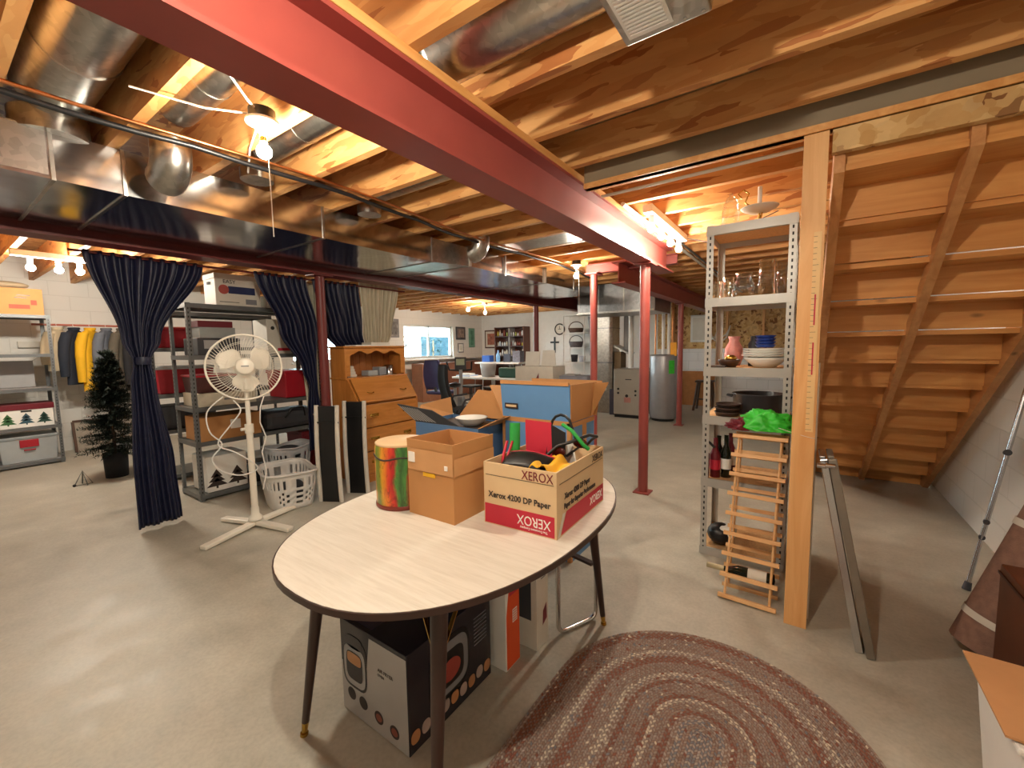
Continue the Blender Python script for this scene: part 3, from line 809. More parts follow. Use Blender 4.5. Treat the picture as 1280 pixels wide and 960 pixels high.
MB().sheet(lambda u, v: (-.065+.115*u, -.10+.20*v, .222+.018*math.sin(4.2*u+5*v)*math.cos(3*v)+.009*math.sin(13*u+4*v)-.02*abs(u-.5)), 22, 26).build('cloth', M['yellow'], t, solid=.003)
MB().box(-.07, .04, -.08, .1, 0, .16).build('bundle', M['yellow'], t, bev=.03)

# ------------------------------------------------------------------ under the table
def air_fryer_carton():
    t = thing('air_fryer_carton', 'large grey and black appliance carton with oven pictures, under the oval table', 'carton', (-1.25, 1.105, 0))
    x, y, h = .19, .228, .37
    dark = plain('#26222a', .25, 0, .06); lt = plain('#b0adaa', .3, 0, .03)
    MB().box(-x, x, -y, y, 0, h).build('body', [dark], t, bev=.002)
    MB().add([(-x+.002, -y-.001, .002), (x-.002, -y-.001, .002), (x-.002, -y-.001, .355), (-.01, -y-.001, .355), (-.03, -y-.001, .23), (-x+.002, -y-.001, .20)], [(0, 1, 2, 3, 4, 5)]).build('grey_front', lt, t)
    pic = MB()
    def rr(cx, cz, w, hh, yy, mi, n=10, pw=4):
        pts = superell(w/2, hh/2, pw, 28)
        pic.add([(cx+a, yy, cz+b_) for a, b_ in pts], [tuple(range(len(pts)))], mi)
    rr(-.105, .215, .15, .20, -y-.0015, 0); rr(-.105, .205, .13, .16, -y-.002, 1); rr(-.105, .205, .10, .115, -y-.0025, 0)
    rr(-.105, .235, .085, .045, -y-.003, 2); rr(-.105, .30, .10, .05, -y-.002, 0, pw=3)
    for k, (cx, cz, mi) in enumerate(((-.13, .085, 3), (-.06, .078, 3), (.03, .066, 4), (.115, .055, 4))):
        rr(cx, cz, .05, .05, -y-.0015, 3, pw=2); rr(cx, cz, .034, .030, -y-.002, mi, pw=2)
    pic.build('printed_oven', [dark, M['greylt'], plain('#c08a58', .4), M['ink'], plain('#8e4a38', .4)], t)
    text('AIR FRYER', .018, M['ink'], t, (.075, -y-.0015, .255), FACE_FRONT)
    text('OVEN', .014, M['ink'], t, (.05, -y-.0015, .235), FACE_FRONT)
    pic = MB()
    def rs(cy, cz, w, hh, xx, mi, pw=4):
        pts = superell(w/2, hh/2, pw, 28)
        pic.add([(xx, cy+a, cz+b_) for a, b_ in pts], [tuple(range(len(pts)))], mi)
    rs(-.02, .20, .22, .24, x+.0012, 0); rs(-.02, .20, .20, .20, x+.0018, 1); rs(-.02, .195, .15, .14, x+.0024, 0); rs(-.02, .185, .11, .085, x+.003, 2, 2)
    rnd = random.Random(3)
    for k in range(9):
        rs(-.2+k*.05, .055+.008*rnd.random(), .042, .05, x+.0012, 3+(k % 2), 2.4)
    for k in range(8): pic.box(x, x+.0015, .12, .2, .19+k*.016, .193+k*.016, 1)
    pic.build('printed_oven', [plain('#131216', .3), M['grey'], plain('#9c3f35', .4), plain('#b07a4e', .4), plain('#a7948a', .4)], t)
    MB().box(-x+.01, -.02, -y+.02, y-.02, h, h+.0012).build('top_print', plain('#3a3442', .25), t)
air_fryer_carton()
t = thing('orange_carton', 'narrow bright orange carton with white side, under the oval table', 'carton', (-1.10, 1.42, 0))
MB().box(-.11, .095, -.05, .055, 0, .46).build('body', M['paper'], t, bev=.002)
s = MB(); s.add([(.0962, -.045, .005), (.0962, .053, .005), (.0962, .053, .455), (.0962, -.01, .455), (.0962, -.045, .25)], [(0, 1, 2, 3, 4)], 0)
s.box(.096, .0968, .0, .035, .20, .26, 1)
for k in range(5): s.box(.096, .0972, .003, .032, .206+k*.011, .21+k*.011, 0)
s.box(.096, .0968, .005, .04, .38, .44, 1); s.box(.096, .0968, -.02, .04, .33, .345, 2)
s.build('orange_face', [M['orange'], M['paper'], M['redprint']], t)
t = thing('white_carton', 'slim white carton with a small dark red picture, farthest under the oval table', 'carton', (-1.05, 1.60, 0))
MB().box(-.09, .09, -.05, .055, 0, .50).build('body', M['offwhite'], t, bev=.002)
s = MB(); s.add([(.0912, 0, .10), (.0912, .04, .12), (.0912, .035, .2), (.0912, .005, .17)], [(0, 1, 2, 3)], 0)
for k in range(4): s.box(.09, .0913, -.01, .03, .33+k*.03, .335+k*.03, 1)
s.build('printed_picture', [M['wine'], M['grey']], t)
MB().box(-.04, .06, -.0515, -.05, .14, .48).build('grey_side_print', M['dkgrey'], t)

# ------------------------------------------------------------------ blue cartons behind the table
t = thing('blue_carton', 'tall blue carton with brown taped edges and raised flaps behind the paper carton', 'carton', (-1.452, 2.53, 0))
x, y = .262, .18
MB().box(-x, x, -y, y, 0, .915).build('body', M['blue'], t)
s = MB()
s.box(-x-.002, x+.002, -y-.003, -y+.0, .895, .925).box(x, x+.003, -y-.002, y, .885, .915).box(x-.025, x+.003, -y-.003, -y+.02, .0, .915).box(-x-.003, -x+.02, -y-.003, -y+.02, 0, .915)
s.box(x+.0, x+.0035, -.01, .05, .72, .90).box(x-.12, x-.06, -y-.003, -y, .62, .74)
s.build('brown_tape', M['cardboard'], t)
MB().slab([(-x, -y, .925), (x, -y, .925), (x+.005, -y-.02, 1.16), (-x-.003, -y-.02, 1.16)], -.006).build('flap', M['blue'], t)
MB().bar((-x, -y-.022, 1.165), (x, -y-.022, 1.165), .012, .024).build('flap_edge', M['cardboard'], t)
MB().slab([(x+.003, -y, .92), (x+.003, y, .92), (x+.02, y, 1.155), (x+.012, -y-.01, 1.16)], -.006).build('flap', M['cardboard'], t)
MB().slab([(x+.02, y, .92), (-x, y, .92), (-x, y+.03, 1.16), (x+.05, y+.03, 1.16)], -.006).build('flap', M['cardboard'], t)
MB().slab([(-x, y, .92), (-x, -y, .92), (-x-.13, -y+.02, 1.13), (-x-.12, y, 1.10)], -.006).build('flap', M['cardboard'], t)
MB().slab([(x+.02, .10, .93), (x+.03, y, 1.0), (x+.10, y+.02, 1.15), (x+.03, .12, 1.15)], -.006).build('flap', M['cardboard'], t)
s = MB(); s.box(-x+.03, -x+.135, -y-.0165, -y-.0125, .985, 1.02, 0); s.box(-x+.04, -x+.125, -y-.018, -y-.0165, .995, 1.01, 1)
s.build('hand_slot_label', [M['brown_dk'], M['carton_pale']], t)
t = thing('blue_carton', 'open dark blue carton with striped flap and a white bowl inside', 'carton', (-2.06, 2.33, 0))
x, y = .30, .20
carton(t, .60, .40, .86, (M['blue_dk'], M['cardboard_in']))
MB().slab([(-x, -y, .862), (.13, -y, .862), (-.08, -y-.05, .965), (-x-.13, -y-.06, .99)], -.006).build('flap', M['dkgrey'], t)
s = MB()
for k in range(8):
    u0, u1 = .03+k*.07, k*.07+.075
    def L(u, v):
        a = Vector((-x, -y, .862)).lerp(Vector((.13, -y, .862)), u); b_ = Vector((-x-.13, -y-.06, .99)).lerp(Vector((-.08, -y-.05, .965)), u)
        return tuple(a.lerp(b_, v) + Vector((0, -.003, -.002)))
    s.add([L(u0, .1), L(u1, .1), L(u1, .92), L(u0, .92)], [(0, 1, 2, 3)])
s.build('striped_print', M['greylt'], t)
MB().slab([(x, y-.02, .86), (-x+.1, y-.02, .86), (-x+.20, y+.10, 1.06), (x+.12, y+.12, 1.03)], -.006).build('flap', M['cardboard'], t)
MB().slab([(x, -y, .86), (x, y, .86), (x+.10, y, .93), (x+.12, -y+.04, .92)], -.006).build('flap', M['cardboard'], t)
MB().slab([(-x, y, .86), (-x, -y, .86), (-x-.05, -y+.1, .97), (-x-.02, y, 1.0)], -.006).build('flap', M['cardboard'], t)
tag(MB().lathe([(0, .0), (.06, 0), (.10, .03), (.115, .055), (.118, .057), (.11, .058), (.095, .035), (.05, .012), (0, .012)], (-1.96, 2.30, .845), 32).build('bowl', M['paper']),
    'white round bowl on top of the contents of the open blue carton', 'bowl')
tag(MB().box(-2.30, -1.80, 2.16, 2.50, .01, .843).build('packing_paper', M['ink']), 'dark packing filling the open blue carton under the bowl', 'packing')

# ================================================================== RUG
def braided_rug():
    cx, cy, rad, half = -.25, 1.20, .57, .30
    rows = 30; w_ = rad/rows
    base = {'a': '#9d8577', 'b': '#927a6e', 'c': '#b3a79d', 'd': '#85878c', 'e': '#d8ceba', 'f': '#93604f', 'g': '#a3968d'}
    scheme = 'ddgdcbgaebagabceagafbceggaabfa'   # from the centre outwards
    cols = []
    vs, fs, fc = [], [], []
    rnd = random.Random(5)
    for k in range(rows):
        r0, r1 = k*w_, (k+1)*w_
        rm = (r0+r1)/2
        per = 4*half + 2*PI*rm
        nseg = max(24, int(per/.012))
        main = scheme[k % len(scheme)]
        def pt(s, off):
            # position along a stadium, distance off from the core segment
            s = s % 1.0; L = 2*half; tot = 2*L + 2*PI*rm; d = s*tot
            if d < L: return (off, -half+d)
            d -= L
            if d < PI*rm: a = d/rm; return (off*math.cos(a), half+off*math.sin(a))
            d -= PI*rm
            if d < L: return (-off, half-d)
            d -= L; a = d/rm
            return (-off*math.cos(a), -half-off*math.sin(a))
        wr = 3
        for i in range(nseg):
            for j in range(2):
                # two leaning stitches across a braid
                q0, q1 = i/nseg, (i+1)/nseg
                lean = .6/nseg
                o0, o1 = r0+w_*j/2, r0+w_*(j+1)/2
                sgn = 1 if j == 0 else -1
                l0 = lean if j == 0 else 0; l0b = 0 if j == 0 else lean
                A = pt(q0+(0 if j == 0 else lean), o0 if j == 0 else o0); B = pt(q1+(0 if j == 0 else lean), o0)
                C = pt(q1+(lean if j == 0 else 0), o1); D = pt(q0+(lean if j == 0 else 0), o1)
                mid = ((A[0]+C[0])/2, (A[1]+C[1])/2)
                n0 = len(vs)
                zt = .011; zl_ = .006
                vs += [(cx+A[0], cy+A[1], zl_), (cx+B[0], cy+B[1], zl_), (cx+C[0], cy+C[1], zl_), (cx+D[0], cy+D[1], zl_), (cx+mid[0], cy+mid[1], zt)]
                fs += [(n0, n0+1, n0+4), (n0+1, n0+2, n0+4), (n0+2, n0+3, n0+4), (n0+3, n0, n0+4)]
                c_ = rnd.random()
                kind = (main if (i+j) % 2 else {'a': 'g', 'b': 'f', 'c': 'a', 'd': 'c', 'e': 'g', 'f': 'b', 'g': 'a'}[main]) if c_ < .85 else rnd.choice('abcdfge')
                col = lin(base[kind]); f_ = .88+.24*rnd.random()
                col = tuple(min(1, x_*f_) for x_ in col[:3]) + (1,)
                fc += [col]*4
    me = bpy.data.meshes.new('braided_rug'); 
    n0 = len(vs)
    # hem and backing
    me.from_pydata(vs, [], fs)
    ca = me.color_attributes.new('braid', 'FLOAT_COLOR', 'CORNER')
    flat = []
    for c_ in fc: flat += list(c_)*3
    ca.data.foreach_set('color', flat)
    m, nt, b = nt_new('braided_wool')
    a = nt.nodes.new('ShaderNodeAttribute'); a.attribute_name = 'braid'
    nt.links.new(a.outputs['Color'], b.inputs['Base Color']); b.inputs['Roughness'].default_value = .9
    me.materials.append(m)
    t = thing('braided_rug', 'oval braided wool rug in rust, grey and cream rings on the concrete', 'rug', (0, 0, 0))
    o = bpy.data.objects.new('braids', me); COL.objects.link(o); o.parent = t
    s = MB(); pts = []
    for i in range(96):
        q = 2*PI*i/96; c, s_ = math.cos(q), math.sin(q)
        pts.append((cx+.565*c, cy+(half if s_ > 0 else -half)+.565*s_))
    s.prism(pts, .001, .0065); s.build('backing', plain('#6d4a45', .9), t)
braided_rug()

# ================================================================== THINGS IN THE MIDDLE, LEFT
# ------------------------------------------------------------------ pedestal fan
def make_fan():
    t = thing('pedestal_fan', 'white pedestal fan on a crossed foot with its cord wound down the pole', 'fan', (-3.57, 1.50, 0))
    A = Vector((.13, -.42, 0)).normalized(); B = Vector((-.42, -.12, 0)).normalized()
    for d, L in ((A, .43), (-A, .48), (B, .36), (-B, .36)):
        m = MB(); m.bar(d*.02 + Vector((0, 0, .035)), d*L + Vector((0, 0, .018)), .062, .032, up=(0, 0, 1))
        m.build('foot_bar', M['fanwhite'], t, bev=.008)
    MB().lathe([(0, .055), (.055, .055), (.05, .075), (.03, .10), (.028, .16)], n=24).build('hub', M['fanwhite'], t)
    MB().cyl((0, 0, .08), (0, 0, .80), .024, n=20).build('pole', M['fanwhite'], t)
    MB().cyl((0, 0, .78), (0, 0, 1.14), .017, n=20).build('pole', M['fanwhite'], t)
    MB().cyl((0, 0, .76), (0, 0, .83), .031, n=20).cyl((0, .0, .795), (.0, -.06, .795), .012, n=12).build('collar', M['fanwhite'], t)
    # head: axis towards the table, tilted a little up
    hd = bpy.data.objects.new('fan_head', None); COL.objects.link(hd); hd.parent = t
    ax = Vector((.92, -.38, .10)).normalized()
    hd.location = (0, 0, 1.28)
    hd.rotation_euler = ax.to_track_quat('Z', 'Y').to_euler()
    R_ = .252
    MB().lathe([(0, -.17), (.05, -.165), (.072, -.13), (.075, -.07), (.06, -.045), (0, -.045)], n=24).build('motor_housing', M['fanwhite'], hd)
    bl = MB()
    for k in range(3):
        a0 = k*2*PI/3 + .35
        def fn(u, v, a0=a0):
            rr = .045 + .155*v
            wdt = .42 + .50*math.sin(PI*min(1, v*.85+.12))
            a = a0 + (u-.5)*wdt*1.55 + .25*v
            if v > .8: rr -= .02*((u-.5)*2)**2*((v-.8)/.2)*2
            return (rr*math.cos(a), rr*math.sin(a), .015 + .045*(u-.5))
        b1 = MB().sheet(fn, 12, 8); b1.build('blade', plain('#efe9db', .4, 0, .02), hd, solid=.003)
    MB().lathe([(0, .062), (.035, .06), (.048, .05), (.05, .03), (.045, 0), (0, 0)], n=24).build('blade_hub', M['fanwhite'], hd)
    def grille(name, zc, dome, n=68, logo=True):
        g = MB()
        for k in range(n):
            a = 2*PI*k/n; pts = []
            for j in range(6):
                rr = .062 + (R_-.062)*j/5
                pts.append((rr*math.cos(a+.25*(1-j/5)), rr*math.sin(a+.25*(1-j/5)), zc + dome*(1-(rr/R_)**3)))
            g.tube(pts, .0013, 4, cap=False)
        for rr in (.12, .19):
            g.tube([(rr*math.cos(2*PI*i/48), rr*math.sin(2*PI*i/48), zc+dome*(1-(rr/R_)**3)) for i in range(48)], .0018, 5, closed=True)
        g.build(name, M['fanwhite'], hd)
    grille('front_grille', .0, .075); grille('rear_grille', -.005, -.085)
    rim = MB(); rim.tube([(R_*math.cos(2*PI*i/64), R_*math.sin(2*PI*i/64), 0) for i in range(64)], .0075, 10, closed=True); rim.build('grille_rim', M['fanwhite'], hd)
    b = MB().lathe([(0, .088), (.05, .086), (.062, .080), (.064, .070), (0, .070)], n=28); b.build('grille_cap', M['fanwhite'], hd)
    MB().box(-.025, .025, -.004, .004, .088, .0895).build('badge', M['grey'], hd)
    MB().box(-.04, .05, -.03, .03, 1.10, 1.20).build('neck', M['fanwhite'], t, bev=.012)
    # cord
    pts = [(-.06, -.14, 1.06), (-.10, -.24, .95), (-.08, -.24, .80), (-.04, -.18, .70), (-.07, -.24, .60), (-.05, -.20, .50), (.0, -.08, .44), (.03, .03, .48), (.0, -.1, .62), (-.06, -.2, .70), (-.02, -.12, .84), (.02, -.06, .95), (-.02, -.1, 1.04)]
    sm_ = []
    P_ = [Vector(p) for p in pts]
    for i in range(len(P_)-1):
        p0 = P_[max(0, i-1)]; p1 = P_[i]; p2 = P_[i+1]; p3 = P_[min(len(P_)-1, i+2)]
        for j in range(5):
            u = j/5
            sm_.append(.5*((2*p1) + (p2-p0)*u + (2*p0-5*p1+4*p2-p3)*u*u + (3*p1-p0-3*p2+p3)*u**3))
    MB().tube(sm_, .0055, 6).build('cord', M['white'], t)
    pts = [(.06, .10, 1.05), (.07, .06, .96), (.05, .06, .84), (.07, .09, .72), (.05, .06, .60), (.06, .08, .44), (.05, .05, .30)]
    MB().tube(pts, .005, 6).build('cord', M['white'], t)
make_fan()

# ------------------------------------------------------------------ laundry baskets
def basket(loc, rz, label, mat, W=.60, D=.42, H=.30):
    t = thing('laundry_basket', label, 'basket', loc, rz)
    def ring(z):
        k = .80 + .20*z/H; a, b_ = W/2*k, D/2*k
        return a, b_
    b = MB(); nz, na = 12, 72
    P0 = superell(1, 1, 4.0, na)
    vs = []
    for j in range(nz+1):
        z = H*j/nz; a, b_ = ring(z)
        for (px, py) in P0: 
            dip = (.03*abs(px) if j > nz-3 else 0)
            vs.append((px*a, py*b_, z+dip))
    fs = []
    for j in range(nz):
        for i in range(na):
            hole = (8 <= j <= 9 and i % 3 == 0) or (2 <= j <= 6 and (i+j*2) % 4 == 0 and (abs(P0[i][0]) > .92))
            if hole: continue
            fs.append((j*na+i, j*na+(i+1) % na, (j+1)*na+(i+1) % na, (j+1)*na+i))
    b.add(vs, fs, 0, True); b.add(vs[:na], [tuple(range(na))[::-1]], 0)
    b.build('basket_body', mat, t, solid=.004)
    a, b_ = ring(H)
    MB().tube([(px*a*1.02, py*b_*1.02, H+.03*abs(px)) for px, py in P0], .011, 8, closed=True).build('rim', mat, t)
    return t
basket((-3.88, 1.93, .0), R(-14), 'white slotted plastic laundry basket on the floor behind the fan pole', plain('#dcdad6', .4, 0, .02), W=.58, D=.42, H=.30)
basket((-4.40, 2.20, .0), R(90), 'grey-white laundry tub with dark cloth, squeezed behind the slotted basket', plain('#b9bcc0', .45, 0, .03), W=.42, D=.30, H=.40)
tag(MB().ball((-4.40, 2.20, .34), .13, sq=(.9, 1.2, .6)).build('dark_cloth', M['dkgrey']), 'dark cloth heaped in the rear grey-white tub', 'cloth')
tag(MB().ball((-3.88, 1.93, .12), .17, sq=(1.1, .8, .6)).build('dark_cloth', M['dkgrey']), 'dark cloth lying low in the slotted white basket', 'cloth')

# ------------------------------------------------------------------ tall black panels with white rails
def rail_panel(x, y, rz, label, h=.90, w=.24):
    t = thing('folded_screen', label, 'panel', (x, y, 0), rz)
    MB().box(-w/2+.03, w/2-.03, -.02, .02, 0.0, h-.01).build('black_panel', M['black'], t)
    for sx in (-1, 1):
        m = MB()
        pts = [(sx*(w/2-.02), -.012 - .022*math.sin(PI*i/12), h*i/12) for i in range(13)]
        m.tube(pts, .020, 10); m.build('white_rail', M['offwhite'], t)
    MB().box(-w/2+.0, w/2-.0, -.037, -.034, h*.82, h*.835).build('strap', M['black'], t)
    return t
rail_panel(-3.56, 2.16, R(28), 'tall black panel with white side rails, standing nearer the basket', .90)
rail_panel(-3.55, 2.44, R(28), 'tall black panel with white side rails, standing against the oak desk', .91)
t = thing('folded_stand', 'dark blue-grey folded stand leaning left of the black panels', 'stand', (-3.74, 2.17, 0))
MB().bar((0, 0, 0), (-.02, .03, .86), .03, .05).build('rail', plain('#2c3140', .5), t)
MB().cyl((-.03, -.02, .80), (.02, -.03, .81), .012, n=10).build('chrome_cap', M['chrome'], t)

# ------------------------------------------------------------------ oak secretary desk
def desk():
    t = thing('secretary_desk', 'oak slant-front secretary desk with an open hutch on top', 'desk', (-3.72, 2.60, 0))
    W_ = .80; xb = -.46
    # sides: outline in X-Z
    prof = [(xb, .04), (0, .04), (0, .84), (-.17, 1.085), (xb, 1.085)]
    for y0 in (0, W_-.022):
        m = MB(); m.T = Matrix(((1, 0, 0, 0), (0, 0, 1, 0), (0, 1, 0, 0), (0, 0, 0, 1)))
        m.prism(prof, y0, y0+.022); m.build('side_panel', M['oak'], t)
    MB().box(xb, -.005, .022, W_-.022, .07, .09).box(xb, .0, .022, W_-.022, .0, .07).box(xb, xb+.015, .022, W_-.022, .09, 1.08).box(xb, -.02, .022, W_-.022, .83, .845).build('carcass', M['oak'], t)
    zs = [(.095, .325), (.335, .575), (.585, .825)]
    for z0, z1 in zs:
        d = MB().box(-.02, .010, .03, W_-.03, z0, z1).build('drawer', M['oak_h'], t, bev=.005)
        for y in (.18, W_-.18):
            zc = (z0+z1)/2
            h = MB().tube([(.012, y-.045, zc+.01), (.03, y-.035, zc-.005), (.034, y, zc-.014), (.03, y+.035, zc-.005), (.012, y+.045, zc+.01)], .005, 8)
            h.prism([], 0, 0) if False else None
            h.box(.010, .013, y-.055, y+.055, zc-.008, zc+.022)
            h.build('handle', M['brass'], d)
    m = MB().slab([(.004, .026, .845), (.004, W_-.026, .845), (-.165, W_-.026, 1.085), (-.165, .026, 1.085)], .016)
    lid = m.build('slant_lid', M['oak_h'], t)
    for y in (.18, W_-.18):
        MB().tube([(-.045, y-.04, .95), (-.025, y-.03, .945), (-.02, y, .94), (-.025, y+.03, .945), (-.045, y+.04, .95)], .005, 8).build('handle', M['brass'], lid)
    # hutch
    xf = -.20; z0, z1 = 1.10, 1.42
    MB().box(xb-.005, xf+.03, -.012, W_+.012, 1.085, 1.105).build('moulding', M['oak_h'], t, bev=.004)
    for y0 in (0, W_-.02): MB().box(xb, xf, y0, y0+.02, z0, z1).build('side_panel', M['oak'], t)
    MB().box(xb-.01, xf+.03, -.025, W_+.025, z1, z1+.018).build('top_board', M['oak_h'], t, bev=.005)
    s = MB()
    for k in range(9): s.box(xb, xb+.010, .02+k*.0845, .02+k*.0845+.081, z0+.005, z1)
    s.build('beadboard_back', M['oak_in'], t)
    # scalloped valance and pilasters
    pts = [(.02, z1), (W_-.02, z1), (W_-.02, z0+.02), (W_-.06, z0+.02), (W_-.065, z1-.085)]
    N = 24
    for i in range(N+1):
        u = i/N; y = (W_-.075) - (W_-.15)*u
        pts.append((y, z1-.05 - .018*math.cos(6*PI*u)*(1 if .1 < u < .9 else .4) - .02*(abs(2*u-1)**6)))
    pts += [(.065, z1-.085), (.06, z0+.02), (.02, z0+.02)]
    m = MB(); m.T = Matrix(((0, 0, 1, xf-.018), (1, 0, 0, 0), (0, 1, 0, 0), (0, 0, 0, 1)))
    n = len(pts)
    # build as strips so the concave outline is filled correctly
    import mathutils.geometry as mg
    tri = mg.tessellate_polygon([[Vector((a, b_, 0)) for a, b_ in pts]])
    vs = [(a, b_, 0) for a, b_ in pts] + [(a, b_, .018) for a, b_ in pts]
    m.add(vs, [tuple(f) for f in tri] + [tuple(i+n for i in f) for f in tri] + [(i, (i+1) % n, n+(i+1) % n, n+i) for i in range(n)])
    m.build('valance', M['oak_h'], t)
desk()
for k, (y, z, w_) in enumerate(((2.70, 1.106, .11), (2.705, 1.136, .09), (2.71, 1.166, .075), (2.715, 1.196, .06))):
    tag(MB().box(-4.06, -3.98, y-.03, y-.03+w_, z, z+.0285).build('small_box', M['offwhite'], bev=.002),
        ['wide white box lying lowest in the desk hutch', 'second white box from the bottom of the stack in the desk hutch', 'third white box from the bottom of the stack in the desk hutch', 'smallest white box on top of the stack in the desk hutch'][k], 'box', 'small white boxes in the hutch')
tag(MB().box(-4.10, -3.97, 2.92, 3.05, 1.106, 1.165).build('plastic_container', M['clearplastic'], bev=.008), 'low clear plastic container in the middle of the desk hutch', 'container')
tag(MB().box(-4.10, -3.97, 3.07, 3.17, 1.106, 1.20).build('plastic_container', plain('#8d9299', .3), bev=.008), 'grey-blue plastic container right of the middle in the desk hutch', 'container')
tag(MB().lathe([(.045, 0), (.05, .11), (.047, .11), (.042, .004), (0, .004)], (-4.03, 3.25, 1.106), 20).build('tin', M['alu']), 'silver round tin at the right end of the desk hutch', 'tin')
t = thing('paper_stack', 'loose white papers lying on top of the oak hutch', 'paper', (-4.0, 2.98, 1.438))
MB().box(-.1, .1, -.25, .28, 0, .012).build('sheets', M['paper'], t); MB().box(-.08, .09, -.05, .2, .013, .04).build('folded_sheet', M['offwhite'], t)

# ------------------------------------------------------------------ curtains hung from the dark beam
def curtain(name, label, top, mid, bot, mat, x=-4.22, folds=9, amp=.022, group=None, tie=None, n_u=90):
    """top/mid/bot: lists of (y0, y1, z) from the top downwards; pleats follow the width"""
    rows = sorted(top + mid + bot, key=lambda r: -r[2])
    def at(z):
        for a, b_ in zip(rows, rows[1:]):
            if a[2] >= z >= b_[2]:
                u = (a[2]-z)/max(1e-6, a[2]-b_[2]); u = u*u*(3-2*u)
                return a[0]+(b_[0]-a[0])*u, a[1]+(b_[1]-a[1])*u
        return rows[-1][0], rows[-1][1]
    z_top, z_bot = rows[0][2], rows[-1][2]
    w0 = rows[0][1]-rows[0][0]
    def fn(u, v):
        z = z_top + (z_bot-z_top)*v
        a, b_ = at(z); w_ = b_-a
        y = a + w_*u
        k = min(1.25, (w0/max(.08, w_))**.3)
        q = max(0.0, min(1.0, (w_/w0-.30)/.5))
        dx = amp*k*(.25+.75*q)*math.sin(2*PI*folds*u + .6*math.sin(3*v*PI)) + amp*(1-q)*1.1*math.sin(2*PI*2.6*u+.8+.8*v) + .25*amp*math.sin(2*PI*folds*2.3*u+1+4*v)*q
        return (x + dx - .06*(1-min(1, w_/w0))*0, y, z)
    t = thing(name, label, 'curtain', (0, 0, 0), group=group)
    MB().sheet(fn, n_u, 60).build('cloth', mat, t, solid=.003)
    if tie:
        y0, y1, z = tie
        MB().lathe([((y1-y0)*.42, -.03), ((y1-y0)*.47, 0), ((y1-y0)*.42, .03)], (x, (y0+y1)/2, z), 24).build('tieback', mat, t)
    return t
curtain('curtain', 'navy curtain tied in at the middle, hanging alone left of the dark shelving', [(.77, 1.50, 2.14)], [(.93, 1.18, 1.50), (.985, 1.105, 1.34), (.96, 1.13, 1.15)], [(.93, 1.20, .5), (.93, 1.22, .03)], M['navy'], tie=(.985, 1.11, 1.34), folds=10)
curtain('curtain', 'navy curtain sweeping down to the post beside the fan', [(1.90, 2.40, 2.14)], [(2.10, 2.50, 1.60), (2.30, 2.48, 1.20), (2.36, 2.47, 1.02), (2.33, 2.50, .8)], [(2.33, 2.54, .35)], M['navy'], folds=8)
curtain('curtain', 'navy curtain pulled back behind the oak hutch', [(2.46, 3.02, 2.14)], [(2.58, 3.06, 1.60), (2.80, 3.12, 1.3)], [(2.9, 3.12, .9)], M['navy'], folds=8)
curtain('curtain', 'pale cream curtain hanging behind the oak hutch', [(3.04, 3.62, 2.20)], [(3.08, 3.50, 1.60), (3.12, 3.40, 1.35)], [(3.12, 3.35, .8)], M['cream_cloth'], folds=9, x=-4.25)
curtain('curtain', 'narrow pale curtain strip hanging just behind the post between the navy curtains', [(2.36, 2.62, 2.12)], [(2.42, 2.60, 1.3)], [(2.44, 2.58, .45)], M['cream_cloth'], folds=4, x=-4.40)
tag(MB().cyl((-4.22, .70, 2.125), (-4.22, 3.70, 2.125), .009, n=8).build('curtain_rod', M['red_shaded']), 'thin rod under the dark beam carrying all the curtains', 'rod')

# ------------------------------------------------------------------ slotted steel shelving
def shelving(name, label, loc, W_, D_, H_, levels, mat, board=None, lip=.045, rz=0, group=None, slots=True, up=.035, facing='y', brace=False, board_t=.012):
    """origin at the near left foot; width along local X, depth along local Y"""
    t = thing(name, label, 'shelf', loc, rz, group)
    for (x, y, sx, sy) in ((0, 0, 1, 1), (W_, 0, -1, 1), (0, D_, 1, -1), (W_, D_, -1, -1)):
        m = MB(); e = .002
        xa, xb_ = sorted((x, x+sx*up)); ya, yb_ = sorted((y, y+sy*e)); m.box(xa, xb_, ya, yb_, 0, H_)
        xa, xb_ = sorted((x, x+sx*e)); ya, yb_ = sorted((y+sy*e, y+sy*up)); m.box(xa, xb_, ya, yb_, 0, H_)
        if slots:
            k = 0.04
            while k < H_-.04:
                xc = x+sx*up*.5; yc = y - sy*.0006
                ya, yb_ = sorted((yc, y+sy*.0))
                m.box(xc-.0045, xc+.0045, ya, yb_, k, k+.018, 1)
                yc = y+sy*up*.5; xa, xb_ = sorted((x-sx*.0006, x))
                m.box(xa, xb_, yc-.0045, yc+.0045, k, k+.018, 1)
                k += .038
        m.build('upright', [mat, M['slot']], t)
    for z in levels:
        m = MB()
        m.box(.003, W_-.003, -.004, -.0008, z-lip, z).box(.003, W_-.003, D_+.0008, D_+.004, z-lip, z)
        m.box(-.004, -.0008, .003, D_-.003, z-lip, z).box(W_+.0008, W_+.004, .003, D_-.003, z-lip, z)
        m.box(.002, W_-.002, -.003, .022, z-lip, z-lip+.002).box(.002, W_-.002, -.003, .012, z-.002, z)
        s = m.build('shelf', mat, t)
        MB().box(.003, W_-.003, .003, D_-.003, z-board_t-.002, z-.002).build('board', board or mat, s)
    if brace:
        MB().bar((0, D_+.004, H_*.2), (W_, D_+.004, H_*.75), .02, .002).bar((W_, D_+.007, H_*.2), (0, D_+.007, H_*.75), .02, .002).build('brace', mat, t)
    return t
# right hand unit with glass and crockery
RS = (-.53, 2.95)
shelving('metal_shelf', 'tall light grey slotted metal shelf of glassware and dishes beside the wooden post', (RS[0], RS[1], 0), .475, .46, 2.14, (.05, .52, .935, 1.25, 1.69, 2.135), M['shelf_grey'], M['particle'], lip=.055, up=.04, board_t=.016)

